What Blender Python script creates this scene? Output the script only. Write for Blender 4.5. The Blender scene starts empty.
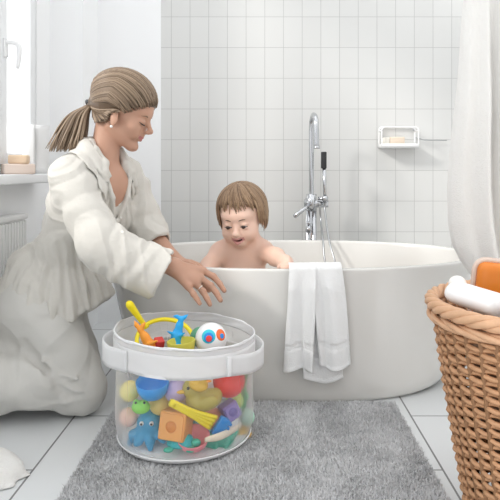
import bpy, bmesh, math, random
import numpy as np
from mathutils import Vector, Matrix, Euler

random.seed(7)
PI = math.pi
scene = bpy.context.scene
COL = scene.collection
CAMZ, FPX, CX, CY = 0.75, 600.0, 265.0, 170.0


def W(px, py, Y):
    """point of the room seen at a photo pixel, at depth Y"""
    return Vector(((px - CX) * Y / FPX, Y, CAMZ - (py - CY) * Y / FPX))


# ------------------------------------------------------------------ materials
def mat(name, color, rough=0.5, metal=0.0, spec=0.5, sss=0.0, sss_col=None, trans=0.0, ior=1.45, coat=0.0,
        bump=None, var=None, alpha=None, sheen=0.0):
    """bump=(scale, strength, distance, detail)  var=(scale, amount)"""
    m = bpy.data.materials.new(name)
    m.use_nodes = True
    nt = m.node_tree
    b = nt.nodes['Principled BSDF']
    b.inputs['Base Color'].default_value = (*color, 1)
    b.inputs['Roughness'].default_value = rough
    b.inputs['Metallic'].default_value = metal
    b.inputs['Specular IOR Level'].default_value = spec
    b.inputs['IOR'].default_value = ior
    b.inputs['Transmission Weight'].default_value = trans
    b.inputs['Coat Weight'].default_value = coat
    b.inputs['Sheen Weight'].default_value = sheen
    if sss:
        b.inputs['Subsurface Weight'].default_value = sss
        b.inputs['Subsurface Radius'].default_value = sss_col or (1, .4, .25)
        b.inputs['Subsurface Scale'].default_value = 0.006
    tc = nt.nodes.new('ShaderNodeTexCoord')
    if bump:
        n = nt.nodes.new('ShaderNodeTexNoise')
        n.inputs['Scale'].default_value = bump[0]
        n.inputs['Detail'].default_value = bump[3] if len(bump) > 3 else 3
        nt.links.new(tc.outputs['Object'], n.inputs['Vector'])
        bp = nt.nodes.new('ShaderNodeBump')
        bp.inputs['Strength'].default_value = bump[1]
        bp.inputs['Distance'].default_value = bump[2]
        nt.links.new(n.outputs['Fac'], bp.inputs['Height'])
        nt.links.new(bp.outputs['Normal'], b.inputs['Normal'])
    if var:
        n = nt.nodes.new('ShaderNodeTexNoise')
        n.inputs['Scale'].default_value = var[0]
        n.inputs['Detail'].default_value = 4
        nt.links.new(tc.outputs['Object'], n.inputs['Vector'])
        mx = nt.nodes.new('ShaderNodeMix')
        mx.data_type = 'RGBA'
        a = var[1]
        mx.inputs[6].default_value = (*[c * (1 - a) for c in color], 1)
        mx.inputs[7].default_value = (*[min(1, c * (1 + a)) for c in color], 1)
        nt.links.new(n.outputs['Fac'], mx.inputs[0])
        nt.links.new(mx.outputs[2], b.inputs['Base Color'])
    return m


def hair_mat(name, dark, light, rough=0.38):
    """strand colour varies from strand to strand through the 'strand' attribute"""
    m = mat(name, light, rough, spec=0.45)
    nt = m.node_tree
    b = nt.nodes['Principled BSDF']
    at = nt.nodes.new('ShaderNodeAttribute')
    at.attribute_name = 'strand'
    mx = nt.nodes.new('ShaderNodeMix')
    mx.data_type = 'RGBA'
    mx.inputs[6].default_value = (*dark, 1)
    mx.inputs[7].default_value = (*light, 1)
    nt.links.new(at.outputs['Fac'], mx.inputs[0])
    nt.links.new(mx.outputs[2], b.inputs['Base Color'])
    return m


def brick_mat(name, c1, c2, mortar, bw, rh, msize, swap, off, origin, rough, bumpd=0.0006, coat=0.0):
    """tiles laid in metres; swap = which object axes run along the courses / across them"""
    m = mat(name, c1, rough, coat=coat)
    nt = m.node_tree
    b = nt.nodes['Principled BSDF']
    tc = nt.nodes.new('ShaderNodeTexCoord')
    sp = nt.nodes.new('ShaderNodeSeparateXYZ')
    cb = nt.nodes.new('ShaderNodeCombineXYZ')
    nt.links.new(tc.outputs['Object'], sp.inputs[0])
    for i, ax in enumerate(swap):
        ad = nt.nodes.new('ShaderNodeMath')
        ad.operation = 'SUBTRACT'
        ad.inputs[1].default_value = origin[i]
        nt.links.new(sp.outputs[ax], ad.inputs[0])
        nt.links.new(ad.outputs[0], cb.inputs[i])
    br = nt.nodes.new('ShaderNodeTexBrick')
    br.offset = off
    br.offset_frequency = 2
    br.squash = 1
    br.inputs['Scale'].default_value = 1.0
    br.inputs['Brick Width'].default_value = bw
    br.inputs['Row Height'].default_value = rh
    br.inputs['Mortar Size'].default_value = msize
    br.inputs['Mortar Smooth'].default_value = 0.15
    br.inputs['Bias'].default_value = 0
    br.inputs['Color1'].default_value = (*c1, 1)
    br.inputs['Color2'].default_value = (*c2, 1)
    br.inputs['Mortar'].default_value = (*mortar, 1)
    nt.links.new(cb.outputs[0], br.inputs['Vector'])
    nt.links.new(br.outputs['Color'], b.inputs['Base Color'])
    bp = nt.nodes.new('ShaderNodeBump')
    bp.invert = True
    bp.inputs['Strength'].default_value = 0.6
    bp.inputs['Distance'].default_value = bumpd
    nt.links.new(br.outputs['Fac'], bp.inputs['Height'])
    nt.links.new(bp.outputs['Normal'], b.inputs['Normal'])
    return m


def sheer_mat(name, color, solid, rough=0.5, transl=0.5):
    """thin see-through sheet: part clear, part scattering"""
    m = bpy.data.materials.new(name)
    m.use_nodes = True
    nt = m.node_tree
    nt.nodes.clear()
    out = nt.nodes.new('ShaderNodeOutputMaterial')
    tr = nt.nodes.new('ShaderNodeBsdfTransparent')
    df = nt.nodes.new('ShaderNodeBsdfDiffuse')
    df.inputs[0].default_value = (*color, 1)
    tl = nt.nodes.new('ShaderNodeBsdfTranslucent')
    tl.inputs[0].default_value = (*color, 1)
    gl = nt.nodes.new('ShaderNodeBsdfGlossy')
    gl.inputs['Roughness'].default_value = rough
    m1 = nt.nodes.new('ShaderNodeMixShader')
    m1.inputs[0].default_value = transl
    m2 = nt.nodes.new('ShaderNodeMixShader')
    m2.inputs[0].default_value = solid
    m3 = nt.nodes.new('ShaderNodeMixShader')
    m3.inputs[0].default_value = 0.03
    nt.links.new(df.outputs[0], m1.inputs[1])
    nt.links.new(tl.outputs[0], m1.inputs[2])
    nt.links.new(tr.outputs[0], m2.inputs[1])
    nt.links.new(m1.outputs[0], m2.inputs[2])
    nt.links.new(m2.outputs[0], m3.inputs[1])
    nt.links.new(gl.outputs[0], m3.inputs[2])
    nt.links.new(m3.outputs[0], out.inputs[0])
    return m


M = {}
M['plaster'] = mat('white_plaster', (.94, .945, .95), .7)
M['plaster_grey'] = mat('soft_grey_plaster', (.80, .81, .82), .7)
M['frame'] = mat('white_lacquer', (.88, .89, .90), .3)
M['radiator'] = mat('radiator_enamel', (.84, .84, .83), .35)
M['tile'] = brick_mat('wall_tiles', (.70, .70, .685), (.72, .72, .705), (.50, .50, .49), .0919, .151, .0013, (0, 2), 0.0,
                      (-.3687, 1.05), .25, .0006)
M['floor'] = brick_mat('floor_tiles', (.70, .715, .72), (.72, .735, .74), (.20, .20, .20), .66, .5125, .0028, (1, 0), 0.5,
                       (1.5, .445), .3, .0008)
M['tub'] = mat('white_acrylic', (.72, .705, .675), .16, coat=.3)
M['chrome'] = mat('chrome', (.56, .57, .59), .1, metal=1)
M['hose'] = mat('steel_hose', (.42, .43, .44), .3, metal=.9)
M['black_rubber'] = mat('black_rubber', (.03, .03, .032), .45)
M['white_plastic'] = mat('white_plastic', (.88, .88, .88), .35)
M['grey_wire'] = mat('grey_wire', (.45, .46, .47), .35, metal=.6)
M['terry'] = mat('white_terry', (.92, .92, .915), .95, bump=(380, .9, .004, 3), sheen=.3)
M['towel_cream'] = mat('cream_terry', (.82, .805, .775), .95, bump=(300, .8, .004, 3), sheen=.3)
M['pile'] = mat('grey_shag', (.70, .70, .705), .95, var=(26, .2), sheen=.2)
M['mat_base'] = mat('grey_backing', (.38, .38, .38), .95)
M['wicker'] = mat('wicker', (.52, .285, .15), .55, var=(55, .3), bump=(160, .35, .002, 2))
M['wicker_dark'] = mat('wicker_stake', (.28, .145, .07), .6, var=(40, .25))
M['wicker_rim'] = mat('wicker_rim', (.62, .37, .22), .5, var=(30, .22), bump=(120, .4, .002, 2))
M['skin'] = mat('adult_skin', (.53, .305, .215), .45, sss=.12, var=(14, .05), spec=.35)
M['child_skin'] = mat('child_skin', (.80, .55, .44), .45, sss=.12, var=(14, .04), spec=.35)
M['lips'] = mat('lips', (.50, .20, .18), .4, spec=.4)
M['child_lips'] = mat('child_lips', (.62, .30, .27), .4, spec=.4)
M['teeth'] = mat('teeth', (.9, .88, .84), .3)
M['mouth_dark'] = mat('mouth_inside', (.25, .08, .075), .6)
M['brow'] = mat('brow_hair', (.22, .14, .09), .7)
M['lash'] = mat('lashes', (.05, .035, .03), .6)
M['eye_white'] = mat('eye_white', (.82, .80, .78), .2)
M['iris'] = mat('dark_iris', (.06, .04, .035), .15)
M['hair'] = hair_mat('light_brown_hair', (.12, .078, .048), (.38, .28, .195))
M['child_hair'] = hair_mat('child_brown_hair', (.17, .10, .058), (.42, .28, .17))
M['shirt'] = mat('cream_linen', (.64, .615, .565), .85, bump=(24, .45, .009, 7), sheen=.15)
M['trousers'] = mat('stone_linen', (.62, .605, .57), .85, bump=(20, .35, .009, 7), sheen=.15)
M['button'] = mat('pearl_button', (.85, .83, .78), .25)
M['gold'] = mat('ring_metal', (.85, .80, .72), .15, metal=1)
M['pearl'] = mat('pearl', (.9, .88, .84), .2)
M['soap_pink'] = mat('pink_soap', (.86, .72, .63), .5)
M['soap_tan'] = mat('tan_soap', (.80, .60, .42), .5)
M['soap_beige'] = mat('beige_soap', (.78, .66, .54), .5)
M['soap_cream'] = mat('cream_soap', (.86, .82, .74), .5)
M['sheer'] = sheer_mat('clear_hazy_vinyl', (.98, .98, .98), .09, .35, .55)
_nt = M['sheer'].node_tree
_lw = _nt.nodes.new('ShaderNodeLayerWeight')
_lw.inputs['Blend'].default_value = .5
_mr = _nt.nodes.new('ShaderNodeMapRange')
_mr.inputs['From Min'].default_value = .25
_mr.inputs['From Max'].default_value = 1.0
_mr.inputs['To Min'].default_value = .09
_mr.inputs['To Max'].default_value = .62
_nt.links.new(_lw.outputs['Facing'], _mr.inputs['Value'])
for _n in _nt.nodes:
    if _n.type == 'MIX_SHADER' and abs(_n.inputs[0].default_value - .09) < 1e-4:
        _nt.links.new(_mr.outputs[0], _n.inputs[0])
M['band'] = sheer_mat('white_nonwoven', (.98, .98, .98), .92, .5, .35)
M['band_thin'] = sheer_mat('thin_white_nonwoven', (.93, .935, .95), .72, .5, .4)
M['piping'] = mat('white_binding', (.90, .90, .905), .6)


def plastic(name, c, rough=.32):
    k = 'p_' + name
    if k not in M:
        M[k] = mat(name + '_plastic', c, rough)
    return M[k]


YEL = plastic('yellow', (.95, .78, .02))
ORG = plastic('orange', (.93, .35, .04))
ORG2 = plastic('soft_orange', (.92, .43, .13))
BLU = plastic('blue', (.02, .27, .72))
BLU2 = plastic('bright_blue', (.03, .33, .80))
RED = plastic('red', (.85, .05, .04))
PNK = plastic('pink', (.90, .30, .35))
GRN = plastic('green', (.28, .72, .10))
GRN2 = plastic('deep_green', (.10, .50, .20))
TEAL = plastic('teal', (.02, .48, .52))
SEA = plastic('sea_green', (.06, .50, .36))
OLV = plastic('olive', (.50, .42, .10))
MUS = plastic('mustard', (.80, .50, .06))
PUR = plastic('purple', (.33, .26, .62))
CRM = plastic('cream', (.88, .78, .62))
WHT = plastic('white', (.9, .9, .9))
BLK = plastic('black', (.02, .02, .02))


# ------------------------------------------------------------------ object helpers
def tag(o, label=None, cat=None, group=None, kind=None):
    if label:
        o['label'] = label
    if cat:
        o['category'] = cat
    if group:
        o['group'] = group
    if kind:
        o['kind'] = kind
    return o


def empty(name, loc=(0, 0, 0), rot=(0, 0, 0), label=None, cat=None, group=None):
    o = bpy.data.objects.new(name, None)
    o.empty_display_size = .02
    COL.objects.link(o)
    o.location = loc
    o.rotation_euler = rot
    return tag(o, label, cat, group)


def link_mesh(name, me, m, parent=None, smooth=True, world=True):
    if m is not None:
        for x in (m if isinstance(m, (list, tuple)) else [m]):
            me.materials.append(x)
    if smooth:
        me.polygons.foreach_set('use_smooth', [True] * len(me.polygons))
    o = bpy.data.objects.new(name, me)
    COL.objects.link(o)
    if parent is not None:
        o.parent = parent
        if world:      # geometry is given in room coordinates
            o.matrix_parent_inverse = chain_matrix(parent).inverted()
    return o


def chain_matrix(p):
    mw = Matrix.LocRotScale(p.location, p.rotation_euler, p.scale)
    if p.parent is not None:
        mw = chain_matrix(p.parent) @ p.matrix_parent_inverse @ mw
    return mw


class MB:
    """collects shapes for ONE mesh"""

    def __init__(s):
        s.v, s.f, s.mi, s.sm, s.attr = [], [], [], [], []

    def add(s, vs, fs, mi=0, sm=True, a=0.0):
        b = len(s.v)
        s.v += [tuple(v) for v in vs]
        s.f += [tuple(b + i for i in f) for f in fs]
        s.mi += [mi] * len(fs)
        s.sm += [sm] * len(fs)
        s.attr += [a] * len(vs)

    def bm(s, bm, mi=0, sm=True):
        bm.verts.index_update()
        s.add([v.co.copy() for v in bm.verts], [[v.index for v in f.verts] for f in bm.faces], mi, sm)
        bm.free()

    def box(s, lo, hi, bev=0.0, mx=None, mi=0, seg=2):
        bm = bmesh.new()
        bmesh.ops.create_cube(bm, size=1)
        lo, hi = Vector(lo), Vector(hi)
        for v in bm.verts:
            v.co = Vector(((v.co[i] + .5) * (hi[i] - lo[i]) + lo[i]) for i in range(3))
        if bev:
            bmesh.ops.bevel(bm, geom=bm.edges[:], offset=bev, segments=seg, profile=.6, affect='EDGES')
        if mx is not None:
            bmesh.ops.transform(bm, matrix=mx, verts=bm.verts[:])
        s.bm(bm, mi, bev > 0)

    def sphere(s, c, r, mx=None, mi=0, u=24, v=16):
        bm = bmesh.new()
        bmesh.ops.create_uvsphere(bm, u_segments=u, v_segments=v, radius=1)
        r = (r, r, r) if isinstance(r, (int, float)) else r
        for p in bm.verts:
            p.co = Vector(p.co[i] * r[i] for i in range(3))
        if mx is not None:
            bmesh.ops.transform(bm, matrix=mx.to_4x4(), verts=bm.verts[:])
        bmesh.ops.translate(bm, verts=bm.verts[:], vec=Vector(c))
        s.bm(bm, mi)

    def tube(s, pts, rad, n=8, closed=False, mi=0, a=0.0, flat=None):
        pts = [Vector(p) for p in pts]
        N = len(pts)
        rad = [rad] * N if isinstance(rad, (int, float)) else rad
        T = []
        for i in range(N):
            if closed:
                t = pts[(i + 1) % N] - pts[i - 1]
            else:
                t = pts[min(i + 1, N - 1)] - pts[max(i - 1, 0)]
            T.append(t.normalized() if t.length > 1e-9 else Vector((0, 0, 1)))
        up = Vector((0, 0, 1)) if abs(T[0].z) < .9 else Vector((1, 0, 0))
        nrm = (up - T[0] * up.dot(T[0])).normalized()
        vs, fs = [], []
        for i in range(N):
            nrm = nrm - T[i] * nrm.dot(T[i])
            nrm = nrm.normalized() if nrm.length > 1e-9 else T[i].orthogonal().normalized()
            bn = T[i].cross(nrm)
            for j in range(n):
                an = 2 * PI * j / n
                e1, e2 = (1, 1) if flat is None else flat
                vs.append(pts[i] + (nrm * math.cos(an) * e1 + bn * math.sin(an) * e2) * rad[i])
        for i in range(N if closed else N - 1):
            for j in range(n):
                a0, a1 = i * n + j, i * n + (j + 1) % n
                b0, b1 = ((i + 1) % N) * n + j, ((i + 1) % N) * n + (j + 1) % n
                fs.append((a0, a1, b1, b0))
        if not closed:
            fs.append(tuple(range(n))[::-1])
            fs.append(tuple((N - 1) * n + j for j in range(n)))
        s.add(vs, fs, mi, True, a)

    def lathe(s, prof, c=(0, 0, 0), n=48, mx=None, mi=0, sx=1.0, sy=1.0):
        """prof: (radius, z) list; radius 0 ends are closed"""
        vs, fs = [], []
        for r, z in prof:
            for j in range(n):
                a = 2 * PI * j / n
                vs.append(Vector((r * sx * math.cos(a), r * sy * math.sin(a), z)))
        for i in range(len(prof) - 1):
            for j in range(n):
                fs.append((i * n + j, i * n + (j + 1) % n, (i + 1) * n + (j + 1) % n, (i + 1) * n + j))
        if mx is not None:
            vs = [mx @ v for v in vs]
        c = Vector(c)
        s.add([v + c for v in vs], fs, mi)

    def grid(s, fn, nu, nv, mi=0, thick=0.0, closed_u=False):
        """surface fn(u,v); with thick, a closed slab"""
        P = [[Vector(fn(i / (nu - 1) if not closed_u else i / nu, j / (nv - 1))) for j in range(nv)] for i in range(nu)]
        vs = [P[i][j] for i in range(nu) for j in range(nv)]
        fs = []
        for i in range(nu if closed_u else nu - 1):
            k = (i + 1) % nu
            for j in range(nv - 1):
                fs.append((i * nv + j, k * nv + j, k * nv + j + 1, i * nv + j + 1))
        if not thick:
            s.add(vs, fs, mi)
            return
        N = []
        for i in range(nu):
            for j in range(nv):
                iu0, iu1 = ((i - 1) % nu, (i + 1) % nu) if closed_u else (max(i - 1, 0), min(i + 1, nu - 1))
                du = P[iu1][j] - P[iu0][j]
                dv = P[i][min(j + 1, nv - 1)] - P[i][max(j - 1, 0)]
                n = du.cross(dv)
                N.append(n.normalized() if n.length > 1e-12 else Vector((0, 0, 1)))
        b = len(vs)
        vs2 = vs + [v - n * thick for v, n in zip(vs, N)]
        fs2 = fs + [tuple(b + q for q in reversed(f)) for f in fs]
        for i in range(nu if closed_u else nu - 1):
            k = (i + 1) % nu
            for j in (0, nv - 1):
                q = (i * nv + j, k * nv + j, b + k * nv + j, b + i * nv + j)
                fs2.append(q[::-1] if j == 0 else q)
        if not closed_u:
            for i in (0, nu - 1):
                for j in range(nv - 1):
                    q = (i * nv + j, i * nv + j + 1, b + i * nv + j + 1, b + i * nv + j)
                    fs2.append(q if i == 0 else q[::-1])
        s.add(vs2, fs2, mi)

    def build(s, name, m, parent=None, world=True, strand=False):
        me = bpy.data.meshes.new(name)
        me.from_pydata(s.v, [], s.f)
        me.update()
        me.polygons.foreach_set('material_index', s.mi)
        o = link_mesh(name, me, m, parent, False, world)
        me.polygons.foreach_set('use_smooth', s.sm)
        if strand:
            at = me.attributes.new('strand', 'FLOAT', 'POINT')
            at.data.foreach_set('value', s.attr)
        return o


def Rz(a): return Matrix.Rotation(a, 4, 'Z')
def Rx(a): return Matrix.Rotation(a, 4, 'X')
def Ry(a): return Matrix.Rotation(a, 4, 'Y')
def T(v): return Matrix.Translation(Vector(v))


def lerp_pts(keys, n):
    """Catmull-Rom through the keys"""
    keys = [Vector(k) for k in keys]
    k = [keys[0] * 2 - keys[1]] + keys + [keys[-1] * 2 - keys[-2]]
    out = []
    m = len(keys) - 1
    for i in range(n):
        t = i / (n - 1) * m
        s = min(int(t), m - 1)
        u = t - s
        p0, p1, p2, p3 = k[s], k[s + 1], k[s + 2], k[s + 3]
        out.append(.5 * ((2 * p1) + (p2 - p0) * u + (2 * p0 - 5 * p1 + 4 * p2 - p3) * u * u + (3 * p1 - p0 - 3 * p2 + p3) * u ** 3))
    return out


# ------------------------------------------------------------------ smooth bodies: distance field -> one surface
class Field:
    def __init__(s, lo, hi, h):
        s.lo, s.h = np.array(lo, float), h
        n = np.ceil((np.array(hi, float) - s.lo) / h).astype(int) + 1
        s.n = n
        s.ax = [(s.lo[i] + h * np.arange(n[i])).astype(np.float32) for i in range(3)]
        s.D = np.full(tuple(n), 1.0, np.float32)

    def _win(s, lo, hi):
        a = np.maximum(np.floor((np.array(lo) - s.lo) / s.h).astype(int), 0)
        b = np.minimum(np.ceil((np.array(hi) - s.lo) / s.h).astype(int) + 1, s.n)
        if (b <= a).any():
            return None
        sl = tuple(slice(a[i], b[i]) for i in range(3))
        X = s.ax[0][sl[0]][:, None, None]
        Y = s.ax[1][sl[1]][None, :, None]
        Z = s.ax[2][sl[2]][None, None, :]
        return sl, X, Y, Z

    def _mix(s, sl, d, k, op):
        o = s.D[sl]
        if op == 'add':
            if k > 0:
                h = np.maximum(k - np.abs(o - d), 0) / k
                s.D[sl] = np.minimum(o, d) - h * h * k * .25
            else:
                s.D[sl] = np.minimum(o, d)
        else:
            d = -d
            if k > 0:
                h = np.maximum(k - np.abs(o - d), 0) / k
                s.D[sl] = np.maximum(o, d) + h * h * k * .25
            else:
                s.D[sl] = np.maximum(o, d)

    def cone(s, a, b, ra, rb, k=.01, op='add', rip=None, sq=None):
        """tapered capsule; rip=(amp, wavelength, twist, phase) wrinkles around it; sq=(axis, factor) flattens"""
        a, b = np.array(a, float), np.array(b, float)
        r = max(ra, rb) + k + .03
        w = s._win(np.minimum(a, b) - r, np.maximum(a, b) + r)
        if w is None:
            return
        sl, X, Y, Z = w
        ab = b - a
        L2 = max((ab ** 2).sum(), 1e-12)
        t = np.clip(((X - a[0]) * ab[0] + (Y - a[1]) * ab[1] + (Z - a[2]) * ab[2]) / L2, 0, 1)
        dx, dy, dz = X - (a[0] + t * ab[0]), Y - (a[1] + t * ab[1]), Z - (a[2] + t * ab[2])
        q = dx * dx + dy * dy + dz * dz
        if sq is not None:
            n = np.array(sq[0], float)
            n = n / np.linalg.norm(n)
            c = dx * n[0] + dy * n[1] + dz * n[2]
            q = q + c * c * (sq[1] ** 2 - 1)
        d = np.sqrt(q) - (ra + (rb - ra) * t)
        if rip is not None:
            ab_n = ab / math.sqrt(L2)
            u = np.cross(ab_n, [0, 1, 0.01])
            u /= np.linalg.norm(u)
            v = np.cross(ab_n, u)
            ang = np.arctan2(dx * v[0] + dy * v[1] + dz * v[2], dx * u[0] + dy * u[1] + dz * u[2])
            ph = t * math.sqrt(L2) * 2 * PI / rip[1] + rip[3]
            d = d + rip[0] * np.sin(ph + rip[2] * np.sin(ang) + .9 * np.sin(2 * ang + ph * .4)) * (.55 + .45 * np.sin(ang * 2 + ph * .31))
        s._mix(sl, d.astype(np.float32), k, op)

    def ell(s, c, r, R=None, k=.01, op='add'):
        c, r = np.array(c, float), np.array(r, float)
        R = np.eye(3) if R is None else np.array(R)
        m = r.max() + k + .02
        w = s._win(c - m, c + m)
        if w is None:
            return
        sl, X, Y, Z = w
        dx, dy, dz = X - c[0], Y - c[1], Z - c[2]
        l = [R[0, i] * dx + R[1, i] * dy + R[2, i] * dz for i in range(3)]
        k0 = np.sqrt(sum((l[i] / r[i]) ** 2 for i in range(3)))
        k1 = np.sqrt(sum((l[i] / r[i] ** 2) ** 2 for i in range(3))) + 1e-9
        d = k0 * (k0 - 1) / k1
        d = np.where(k0 < 1e-3, -r.min(), d)
        s._mix(sl, d.astype(np.float32), k, op)

    def chain(s, pts, rad, k=.01, op='add', rip=None):
        for i in range(len(pts) - 1):
            s.cone(pts[i], pts[i + 1], rad[i], rad[i + 1], k, op, rip)

    def half(s, n, o, k=0.0):
        """keep only the side n points to, from o"""
        n, o = np.array(n, float), np.array(o, float)
        n = n / np.linalg.norm(n)
        X, Y, Z = s.ax[0][:, None, None], s.ax[1][None, :, None], s.ax[2][None, None, :]
        d = -((X - o[0]) * n[0] + (Y - o[1]) * n[1] + (Z - o[2]) * n[2])
        s._mix((slice(None),) * 3, (-d).astype(np.float32), k, 'sub')

    def ripple(s, fn, band=.03):
        i, j, k = np.nonzero(np.abs(s.D) < band)
        s.D[i, j, k] += fn(s.ax[0][i], s.ax[1][j], s.ax[2][k]).astype(np.float32)

    def mesh(s, name):
        D = s.D
        D[0], D[-1] = 1, 1
        D[:, 0], D[:, -1] = 1, 1
        D[:, :, 0], D[:, :, -1] = 1, 1
        S = D < 0
        c = np.zeros(tuple(x - 1 for x in D.shape), np.int8)
        for a in (0, 1):
            for b in (0, 1):
                for e in (0, 1):
                    c += S[a:a + c.shape[0], b:b + c.shape[1], e:e + c.shape[2]]
        I, J, K = np.nonzero((c > 0) & (c < 8))
        idx = np.full(c.shape, -1, np.int32)
        idx[I, J, K] = np.arange(len(I))
        corner = {}
        for a in (0, 1):
            for b in (0, 1):
                for e in (0, 1):
                    corner[a, b, e] = D[I + a, J + b, K + e]
        acc = np.zeros((len(I), 3))
        cnt = np.zeros(len(I))
        ks = list(corner)
        for p in ks:
            for axis in range(3):
                if p[axis] == 0:
                    q = list(p)
                    q[axis] = 1
                    q = tuple(q)
                    d0, d1 = corner[p], corner[q]
                    m = (d0 < 0) != (d1 < 0)
                    t = np.where(m, d0 / np.where(m, d0 - d1, 1), 0)
                    for ax in range(3):
                        acc[:, ax] += np.where(m, p[ax] + (t if ax == axis else 0), 0)
                    cnt += m
        P = acc / cnt[:, None]
        P = (P + np.stack([I, J, K], 1)) * s.h + s.lo
        quads = []
        for axis in range(3):
            s0 = [slice(None)] * 3
            s1 = [slice(None)] * 3
            s0[axis] = slice(0, -1)
            s1[axis] = slice(1, None)
            A, B = S[tuple(s0)], S[tuple(s1)]
            i, j, k = np.nonzero(A != B)
            u, v = (axis + 1) % 3, (axis + 2) % 3
            ijk = np.stack([i, j, k], 1)
            ok = (ijk[:, u] > 0) & (ijk[:, v] > 0) & (ijk[:, u] < c.shape[u]) & (ijk[:, v] < c.shape[v])
            ijk = ijk[ok]
            eu, ev = np.zeros(3, int), np.zeros(3, int)
            eu[u], ev[v] = 1, 1
            qs = [idx[tuple((ijk - eu - ev).T)], idx[tuple((ijk - ev).T)], idx[tuple(ijk.T)], idx[tuple((ijk - eu).T)]]
            Q = np.stack(qs, 1)
            flip = B[tuple(ijk.T)]
            Q[flip] = Q[flip][:, ::-1]
            quads.append(Q)
        Q = np.concatenate(quads)
        Q = Q[(Q >= 0).all(1)]
        me = bpy.data.meshes.new(name)
        me.vertices.add(len(P))
        me.vertices.foreach_set('co', P.astype(np.float32).ravel())
        me.loops.add(Q.size)
        me.loops.foreach_set('vertex_index', Q.astype(np.int32).ravel())
        me.polygons.add(len(Q))
        me.polygons.foreach_set('loop_start', np.arange(0, Q.size, 4, dtype=np.int32))
        try:
            me.polygons.foreach_set('loop_total', np.full(len(Q), 4, np.int32))
        except Exception:
            pass
        me.update(calc_edges=True)
        me.validate()
        return me

    def build(s, name, m, parent=None, relax=1):
        me = s.mesh(name)
        o = link_mesh(name, me, m, parent)
        if relax:
            md = o.modifiers.new('relax', 'SMOOTH')
            md.factor = .5
            md.iterations = relax
        return o


def waves(seed, scale, n=4):
    """irregular cloth-fold function of position, about -1..1"""
    r = np.random.RandomState(seed)
    K = r.normal(size=(n, 3)) * 2 * PI / scale * .6
    K2 = r.normal(size=(n, 3)) * 2 * PI / scale * .35
    ph = r.uniform(0, 2 * PI, size=(n, 2))

    def f(x, y, z):
        o = 0
        for i in range(n):
            w = 1.6 * np.sin(K2[i, 0] * x + K2[i, 1] * y + K2[i, 2] * z + ph[i, 1])
            o = o + np.sin(K[i, 0] * x + K[i, 1] * y + K[i, 2] * z + ph[i, 0] + w)
        return o / n
    return f


# ================================================================== THE ROOM
XL, XR, YB = -.97, 1.2, 2.95
WTOP = 3.0


def struct(o):
    o['kind'] = 'structure'
    return o


mb = MB()
mb.box((XL - .15, -.6, -.08), (XR + .1, YB + .1, 0))
struct(mb.build('floor', M['floor']))
XT = (161 - CX) * YB / FPX       # where the tiled part of the back wall begins
mb = MB()
mb.box((XT, YB, 0), (XR + .1, YB + .1, WTOP), mi=0)
mb.box((XL - .15, YB, 0), (XT, YB + .1, WTOP), mi=1)
struct(mb.build('wall_back', [M['tile'], M['plaster']]))
WY0, WY1, WZ0, WZ1 = 1.15, 2.55, .735, 2.45
mb = MB()
mb.box((XL - .15, .2, 0), (XL, YB, WZ0))
mb.box((XL - .15, .2, WZ1), (XL, YB, WTOP))
mb.box((XL - .15, .2, WZ0), (XL, WY0, WZ1))
mb.box((XL - .15, WY1, WZ0), (XL, YB, WZ1))
struct(mb.build('wall_left', M['plaster']))
mb = MB()
mb.box((XR, .2, 0), (XR + .1, YB, WTOP))
struct(mb.build('wall_right', M['plaster']))
mb = MB()
mb.box((XL, 2.707, 0), (-.821, YB, WTOP))
struct(mb.build('trim_1', M['plaster']))

# window in the left wall: frame, two sashes, panes, handle, sill
win = struct(empty('window_1', (XL, 1.85, WZ0)))
mb = MB()
fx0, fx1 = XL - .08, XL - .004
for lo, hi in (((fx0, WY0, WZ0), (fx1, WY0 + .05, WZ1)), ((fx0, WY1 - .05, WZ0), (fx1, WY1, WZ1)),
               ((fx0, WY0, WZ0), (fx1, WY1, WZ0 + .035)), ((fx0, WY0, WZ1 - .05), (fx1, WY1, WZ1))):
    mb.box(lo, hi, .004)
mb.build('window_frame', M['frame'], win)
glass = sheer_mat('window_glass', (1, 1, 1), 0.0, .02, 0)
for y0, y1 in ((WY0 + .05, 2.185), (2.185, WY1 - .05)):
    mb = MB()
    a = .045
    gx0, gx1 = XL - .06, XL + .012
    mb.box((gx0, y0, WZ0 + .035), (gx1, y0 + a, WZ1 - .05), .004)
    mb.box((gx0, y1 - a, WZ0 + .035), (gx1, y1, WZ1 - .05), .004)
    mb.box((gx0, y0 + a, WZ0 + .035), (gx1, y1 - a, WZ0 + .035 + a), .004)
    mb.box((gx0, y0 + a, WZ1 - .05 - a), (gx1, y1 - a, WZ1 - .05), .004)
    sash = mb.build('window_sash', M['frame'], win)
    mb = MB()
    mb.box((XL - .03, y0 + a, WZ0 + .035 + a), (XL - .026, y1 - a, WZ1 - .05 - a))
    mb.build('pane', glass, sash)
    if y0 > 2:
        mb = MB()
        hy, hz = y0 + .022, 1.20
        mb.box((XL + .012, hy - .015, hz - .035), (XL + .02, hy + .015, hz + .035), .003)
        mb.tube(lerp_pts([(XL + .015, hy, hz + .02), (XL + .05, hy + .005, hz + .018), (XL + .062, hy + .01, hz - .005),
                          (XL + .055, hy + .012, hz - .075)], 16), [.009] * 12 + [.008, .008, .007, .005], 10)
        mb.build('window_handle', M['white_plastic'], sash)
mb = MB()
mb.box((XL, 1.1, .70), (-.855, 2.52, .735), .006)
mb.build('window_sill', M['frame'], win)

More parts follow.
